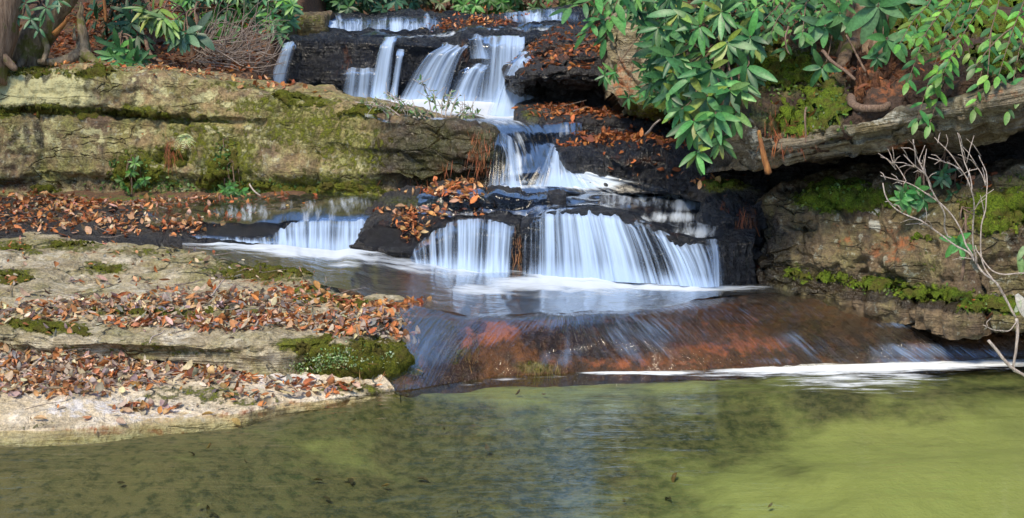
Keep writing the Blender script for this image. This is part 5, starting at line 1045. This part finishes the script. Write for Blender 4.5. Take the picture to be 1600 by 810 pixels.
# near bank
litter('shelf', 'B', [(60, 490, 90, 10, .8), (150, 482, 110, 11, 1), (260, 472, 110, 10, 1), (370, 470, 90, 9, 1), (450, 476, 60, 6, .7), (30, 500, 60, 8, .6)], 1300, MIXED)
litter('shelf', 'B', [(250, 505, 90, 7, .8), (340, 505, 110, 9, 1), (440, 502, 90, 10, 1), (520, 505, 70, 12, 1), (590, 500, 60, 10, .9), (560, 520, 50, 8, .8), (620, 528, 30, 6, .6)], 1350, MIXED + ORANGE[:2])
litter('shelf', 'B', [(600, 478, 70, 7, 1), (660, 478, 40, 6, .9), (500, 470, 60, 5, .5), (460, 455, 50, 5, .4)], 330, ORANGE + MIXED[:2])
litter('shelf', 'B', [(300, 430, 300, 70, .3), (100, 400, 160, 30, .2), (20, 445, 30, 8, 1.0), (90, 520, 30, 8, .8), (590, 580, 40, 20, .3)], 260, MIXED + ORANGE[:2])
litter('sand', 'B2', [(60, 560, 90, 16, 1), (180, 562, 90, 14, 1), (260, 572, 100, 16, 1), (330, 585, 60, 10, .8), (100, 590, 110, 20, 1), (60, 610, 90, 12, .8), (200, 600, 60, 12, .7), (-40, 580, 60, 30, 1), (20, 545, 60, 10, .8), (130, 550, 80, 8, .8)], 2600, MIXED)
litter('sand', 'B2', [(440, 600, 60, 6, .7), (480, 610, 60, 8, .7), (400, 622, 60, 6, .5), (220, 640, 40, 5, .9), (560, 606, 50, 8, .6), (530, 612, 30, 4, .9), (340, 595, 60, 8, .6)], 260, MIXED + ORANGE)
litter('sand', 'B2', [(250, 640, 400, 40, .4)], 46, MIXED + ORANGE)
# terrace and beyond
litter('terrace', 'D', [(60, 320, 140, 12, 1), (200, 318, 160, 10, 1), (330, 318, 100, 8, .9), (100, 345, 140, 12, .9), (230, 348, 110, 12, 1), (330, 345, 40, 10, .7), (290, 362, 30, 8, .8), (30, 358, 90, 6, .6), (420, 308, 50, 4, .7), (-40, 335, 60, 20, .9), (150, 364, 120, 6, .5)], 2400, ORANGE + [(.5, .3, .18), (.2, .1, .06), (.58, .38, .25)], size=(.035, .075))
litter('dome', 'E', [(715, 302, 30, 12, 1.2), (740, 310, 24, 10, .9), (650, 332, 50, 6, 1), (700, 328, 40, 6, 1), (640, 345, 26, 8, .8), (655, 365, 22, 18, .6), (690, 300, 40, 5, .5), (740, 330, 20, 5, .7)], 520, ORANGE + [(.55, .33, .2)], size=(.035, .075), minz=-.2)
litter('slabs', 'H', [(880, 80, 60, 25, 1), (930, 75, 40, 20, 1), (850, 100, 40, 10, .7), (910, 105, 40, 6, .7), (830, 120, 20, 8, .3), (950, 60, 40, 14, 1)], 750, RUSTY + RUSTY + ORANGE[:1], minz=.62)
litter('slabs', 'H2', [(880, 176, 60, 8, 1), (950, 178, 60, 8, 1), (1020, 186, 40, 6, .9)], 800, RUSTY + ORANGE[:2])
litter('slabs', 'H3', [(960, 218, 70, 10, 1), (1030, 222, 50, 10, 1), (900, 226, 30, 6, .6), (1000, 235, 60, 6, .6)], 800, RUSTY + ORANGE[:2])
litter('slabs', 'H3', [(1000, 262, 70, 18, .6)], 16, ORANGE, minz=-.5, size=(.05, .08))
litter('slabs', 'H4', [(1120, 286, 60, 6, 1)], 90, RUSTY + ORANGE)
litter('slabs', 'F', [(875, 295, 12, 5, 1.0), (1150, 345, 20, 10, .4)], 14, ORANGE)
litter('brink', 'A', [(120, 104, 80, 5, 1), (220, 108, 90, 5, .9), (330, 118, 70, 6, .7), (420, 134, 50, 5, .5), (480, 148, 40, 4, .3), (90, 112, 30, 8, .5)], 520, ORANGE + MIXED[:2], minz=.2)
litter('ledge', 'A', [(100, 178, 60, 5, .7), (180, 205, 60, 10, .3)], 14, ORANGE, minz=.1)
litter('step', 'G2', [(740, 40, 50, 10, 1), (700, 46, 30, 8, .7), (790, 34, 30, 6, .7)], 420, RUSTY + ORANGE, minz=-.2)
litter('soil', 'L', [(1200, 40, 60, 40, .6), (1330, 100, 60, 40, .6), (1230, 190, 30, 16, .8), (1400, 60, 90, 50, .5)], 500, RUSTY + ORANGE[:1], minz=.0)
litter('boulder', 'K', [(1560, 490, 60, 10, 1), (1520, 280, 60, 10, .6), (1480, 284, 60, 8, .5)], 70, RUSTY + ORANGE, minz=-.1)
m = 4200; x = rn(-5.2, -1.55, m); y = rn(12.35, 15.6, m); litter('hillside', None, None, m, RUSTY + ORANGE[3:4] + [(.12, .06, .03), (.08, .045, .025)], pts=(np.stack([x, y, tz(x, y) + .02], -1), np.tile([0, -.2, 1.], (m, 1))), size=(.04, .085), tilt=.5, lift=.04)
m = 900; x = rn(-1.8, 3.5, m); y = rn(15.8, 19, m); litter('hillside', None, None, m, RUSTY, pts=(np.stack([x, y, tz(x, y) + .02], -1), np.tile([0, -.2, 1.], (m, 1))), size=(.07, .13), tilt=.5)
m = 60; x = rn(-1.9, 1.3, m); y = rn(5.3, 7.7, m); litter('bed', None, None, m, [(.24, .15, .07), (.14, .10, .055), (.28, .2, .1), (.10, .08, .05)], pts=(np.stack([x, y, tz(x, y) + .015], -1), np.tile([0, 0, 1.], (m, 1))), size=(.03, .06), tilt=.15, lift=.01)
A_ = {k: np.concatenate(v) if k != 'reg' else np.array(v) for k, v in LIT.items()}
px, row = proj(A_['p']); f = (A_['p'] - CAM) @ np.array([0, CT, -ST])
vis = (px > 6) & (px < 1594) & (row > 4) & (row < 806) & np.isin(A_['reg'], ['shelf', 'sand'])
size = np.where(vis, A_['L'] / f * np.abs(A_['n'][:, 2]) ** .3, 0)
big = np.argsort(-size)[:300]; isbig = np.zeros(len(size), bool); isbig[big] = True
sel = lambda mk: [A_[k][mk] for k in ('p', 'd', 'n', 'L', 'wr', 'curl', 'fold', 'c')]
V, Fc, C = leaves(*sel(~isbig), ns=4, point=1.0)
o = mesh_obj('leaf_litter', V, Fc, M['litter'], colr=C, smooth=True); tag(o, kind='stuff'); o['label'] = 'drifts of dead brown and orange leaves over the rocks'
def place(i):
    x, y = px[i], row[i]
    if A_['reg'][i] == 'shelf': return 'on the pale shelf above the mossy lip' if x < 470 else 'at the wet right end of the pale shelf'
    if x > 380: return 'on the bare sandy corner below the mossy lip'
    return 'on bare sandy rock near the waterline' if y > 622 else 'in the deep drift under the shelf lip'
def shade(c):
    if c[0] > .45 and c[2] > .2: return 'pale tan'
    if c[0] > 2.6 * c[2] and c[0] > .3: return 'orange-brown'
    return 'grey-mauve' if c[2] > .18 else 'dark brown'
for i in big:
    V, Fc, C = leaves(*[q[i:i + 1] for q in (A_['p'], A_['d'], A_['n'], A_['L'], A_['wr'], A_['curl'], A_['fold'], A_['c'])], ns=5, point=1.0)
    lab = f'curled {shade(A_["c"][i])} dead leaf {place(i)}'
    o = mesh_obj('fallen_leaf', V, Fc, M['litter'], colr=C, origin=A_['p'][i]); tag(o, lab, 'leaf', 'fallen leaves ' + place(i))
tw = Tubes()
for key, L, n in (('B', [(300, 470, 300, 40, 1)], 34), ('B2', [(200, 590, 260, 40, 1)], 30), ('D', [(180, 330, 200, 30, 1)], 40), ('H2', [(920, 176, 90, 8, 1)], 8), ('H3', [(980, 222, 80, 12, 1)], 8), ('A', [(250, 110, 200, 10, 1)], 24)):
    p, nn = sample(key, L, n, .3)
    for a, b in zip(p, nn):
        th = rn(0, 3.14); d = np.array([math.cos(th), math.sin(th), rn(-.05, .12)]); ln = rn(.08, .3); a = a + b * .03
        tw.add([a - d * ln / 2, a + rng.normal(0, .012, 3), a + d * ln / 2 + [0, 0, rn(0, .03)]], rn(.002, .005), .0015, 4, .01, sub=3)
o = tw.build('twigs', M['dead_twig']); tag(o, 'thin fallen twigs lying among the dead leaves', kind='stuff')
# ------------------------------------------------------------------ needles, ground cover
bag = LeafBag()
def needles(key, L, n, c=((.36, .12, .05), (.25, .09, .04)), ln=(.06, .14), dirz=-1.0):
    p, nn = sample(key, L, n, -2)
    for a, b in zip(p, nn):
        d = unit(np.array([rn(-.4, .4), -.25, dirz + rn(-.3, .3)])); bag.add(a + b * .015, d, b, rn(*ln), .035, -.2, .1, jit(c[rng.integers(len(c))], .25))
needles('A', [(745, 232, 14, 26, 1), (762, 250, 10, 20, .6), (700, 255, 14, 12, .6), (680, 280, 60, 8, .2)], 150)
needles('A', [(270, 232, 8, 18, 1)], 60)
needles('K2', [(1133, 320, 8, 12, 1), (1168, 340, 12, 30, 1), (1186, 420, 10, 20, .7), (1150, 380, 20, 30, .3)], 190)
needles('E', [(806, 395, 6, 22, 1)], 80, ((.3, .14, .06), (.2, .1, .05)))
needles('L', [(1215, 195, 24, 22, 1), (1230, 205, 40, 10, .8)], 320)
needles('B', [(590, 585, 50, 24, 1), (430, 430, 120, 20, .5)], 130, ((.42, .22, .09), (.3, .13, .05)), dirz=-.1)
needles('C', [(728, 548, 14, 18, 1), (845, 574, 34, 7, .9)], 150, ((.14, .10, .04), (.2, .13, .05)))
needles('G', [(545, 92, 5, 22, 1), (606, 120, 6, 26, .6), (725, 85, 6, 20, .8)], 50, ((.2, .08, .04), (.14, .06, .03)))
o = bag.build('pine_needles', M['litter'], ns=4); tag(o, 'rusty pine needles caught on wet rock edges', kind='stuff')
bag = LeafBag()
def cover(key, L, n, size, pal, minz=-.5, up=.02):
    p, nn = sample(key, L, n, minz)
    for a, b in zip(p, nn):
        d = unit(rng.normal(0, 1, 3) + b * .3); bag.add(a + b * rn(0, up), d, unit(b + rng.normal(0, .4, 3)), rn(*size), .65, -.3, .1, jit(pal[rng.integers(len(pal))], .25))
cover('B', [(545, 560, 50, 12, 1), (520, 568, 50, 10, 1), (590, 562, 30, 10, .7), (500, 575, 40, 6, .6)], 1300, (.008, .019), [(.36, .48, .22), (.22, .36, .13), (.42, .5, .3), (.12, .22, .06)])
cover('A', [(210, 275, 26, 28, 1), (350, 255, 14, 30, .7), (230, 290, 60, 10, .7), (365, 296, 40, 8, .9), (440, 292, 60, 8, .4)], 900, (.015, .04), [(.1, .2, .05), (.15, .26, .06), (.07, .14, .04)])
cover('K', [(1315, 308, 50, 14, 1), (1270, 318, 20, 8, .5), (1550, 478, 50, 10, .8), (1400, 452, 60, 8, .6), (1560, 320, 40, 30, .4)], 900, (.012, .03), [(.12, .24, .03), (.18, .3, .04), (.08, .16, .03)])
cover('L', [(1290, 175, 40, 36, 1), (1235, 120, 50, 24, .7), (1200, 200, 16, 16, .5)], 1100, (.014, .035), [(.09, .17, .03), (.13, .22, .04), (.06, .11, .03)])
cover('A', [(90, 110, 40, 6, 1), (30, 112, 40, 8, 1), (580, 178, 40, 5, .8)], 300, (.015, .035), [(.16, .18, .03), (.1, .13, .03)])
o = bag.build('ground_cover', M['fresh'], ns=4); tag(o, 'tiny green leaves of ground cover on the moss', kind='stuff')
# ------------------------------------------------------------------ the wood up the slope, seen in the water
bag = LeafBag(); tb = Tubes()
for k in range(150):
    y = rn(19, 46); x = rn(-26, 26)
    if k >= 96: y = rn(-4, 18); x = rn(7, 22) * (1 if k % 2 else -1)
    if abs(x - .3 - .03 * (y - 16)) < 1.6 + .05 * y and y > 16 and rng.random() < .85: continue
    z0 = float(terrain(np.array([x]), np.array([y]))[0]); h = rn(6, 15)
    tb.add([(x, y, z0 - .3), (x + rn(-.3, .3), y, z0 + h * .5), (x + rn(-.8, .8), y, z0 + h)], rn(.12, .28), .05, 7, sub=3)
    gcol = [(.05, .10, .03), (.09, .14, .03), (.04, .08, .035), (.16, .13, .04)][int(rng.integers(4))]
    for j in range(95):
        a = rng.normal(0, 1, 3) * [1.7, 1.7, h * .24]; p = np.array([x, y, z0 + h * .58]) + a
        if p[2] < z0 + .4: continue
        bag.add(p, unit(rng.normal(0, 1, 3) + [0, 0, -.3]), unit(rng.normal(0, 1, 3) + [0, 0, 1]), rn(.35, .9), .6, -.4, .2, jit(gcol, .3))
o = bag.build('forest', M['fresh'], ns=3); tag(o, 'leafy wood on the slope above the falls', kind='stuff')
o = tb.build('forest_trunks', M['bark']); tag(o, 'trunks of the wood on the slope above the falls', kind='stuff')
# ------------------------------------------------------------------ light and camera
cam = bpy.data.cameras.new('camera'); cam.sensor_width = 36; cam.lens = F / 1600 * 36; cam.clip_end = 500; cam.clip_start = .1
co = bpy.data.objects.new('camera', cam); col.objects.link(co); co.location = CAM; co.rotation_euler = (math.pi / 2 - TH, 0, 0); sc.camera = co
w = bpy.data.worlds.new('World'); sc.world = w; w.use_nodes = True
nt = w.node_tree; bg = nt.nodes['Background']
sky = nt.nodes.new('ShaderNodeTexSky'); sky.sky_type = 'NISHITA'; sky.sun_disc = False
SUN_EL, SUN_AZ = R(52), R(205)       # azimuth clockwise from +Y
sky.sun_elevation = SUN_EL; sky.sun_rotation = SUN_AZ; sky.air_density = 1.0; sky.dust_density = .2; sky.ozone_density = 4.0
nt.links.new(sky.outputs[0], bg.inputs[0]); bg.inputs[1].default_value = .085
sl = bpy.data.lights.new('sun', 'SUN'); sl.energy = 1.5; sl.angle = R(14); sl.color = (1, .88, .68)
so_ = bpy.data.objects.new('sun', sl); col.objects.link(so_)
from mathutils import Vector
dv = Vector((math.sin(SUN_AZ) * math.cos(SUN_EL), math.cos(SUN_AZ) * math.cos(SUN_EL), math.sin(SUN_EL)))
so_.rotation_euler = dv.to_track_quat('Z', 'Y').to_euler(); so_.location = dv * 30
sc.view_settings.view_transform = 'Standard'; sc.view_settings.look = 'None'; sc.view_settings.gamma = 1; sc.view_settings.exposure = 1.7
sc.cycles.max_bounces = 8; sc.cycles.transparent_max_bounces = 24; sc.cycles.diffuse_bounces = 3; sc.cycles.glossy_bounces = 3
sc.cycles.use_denoising = True
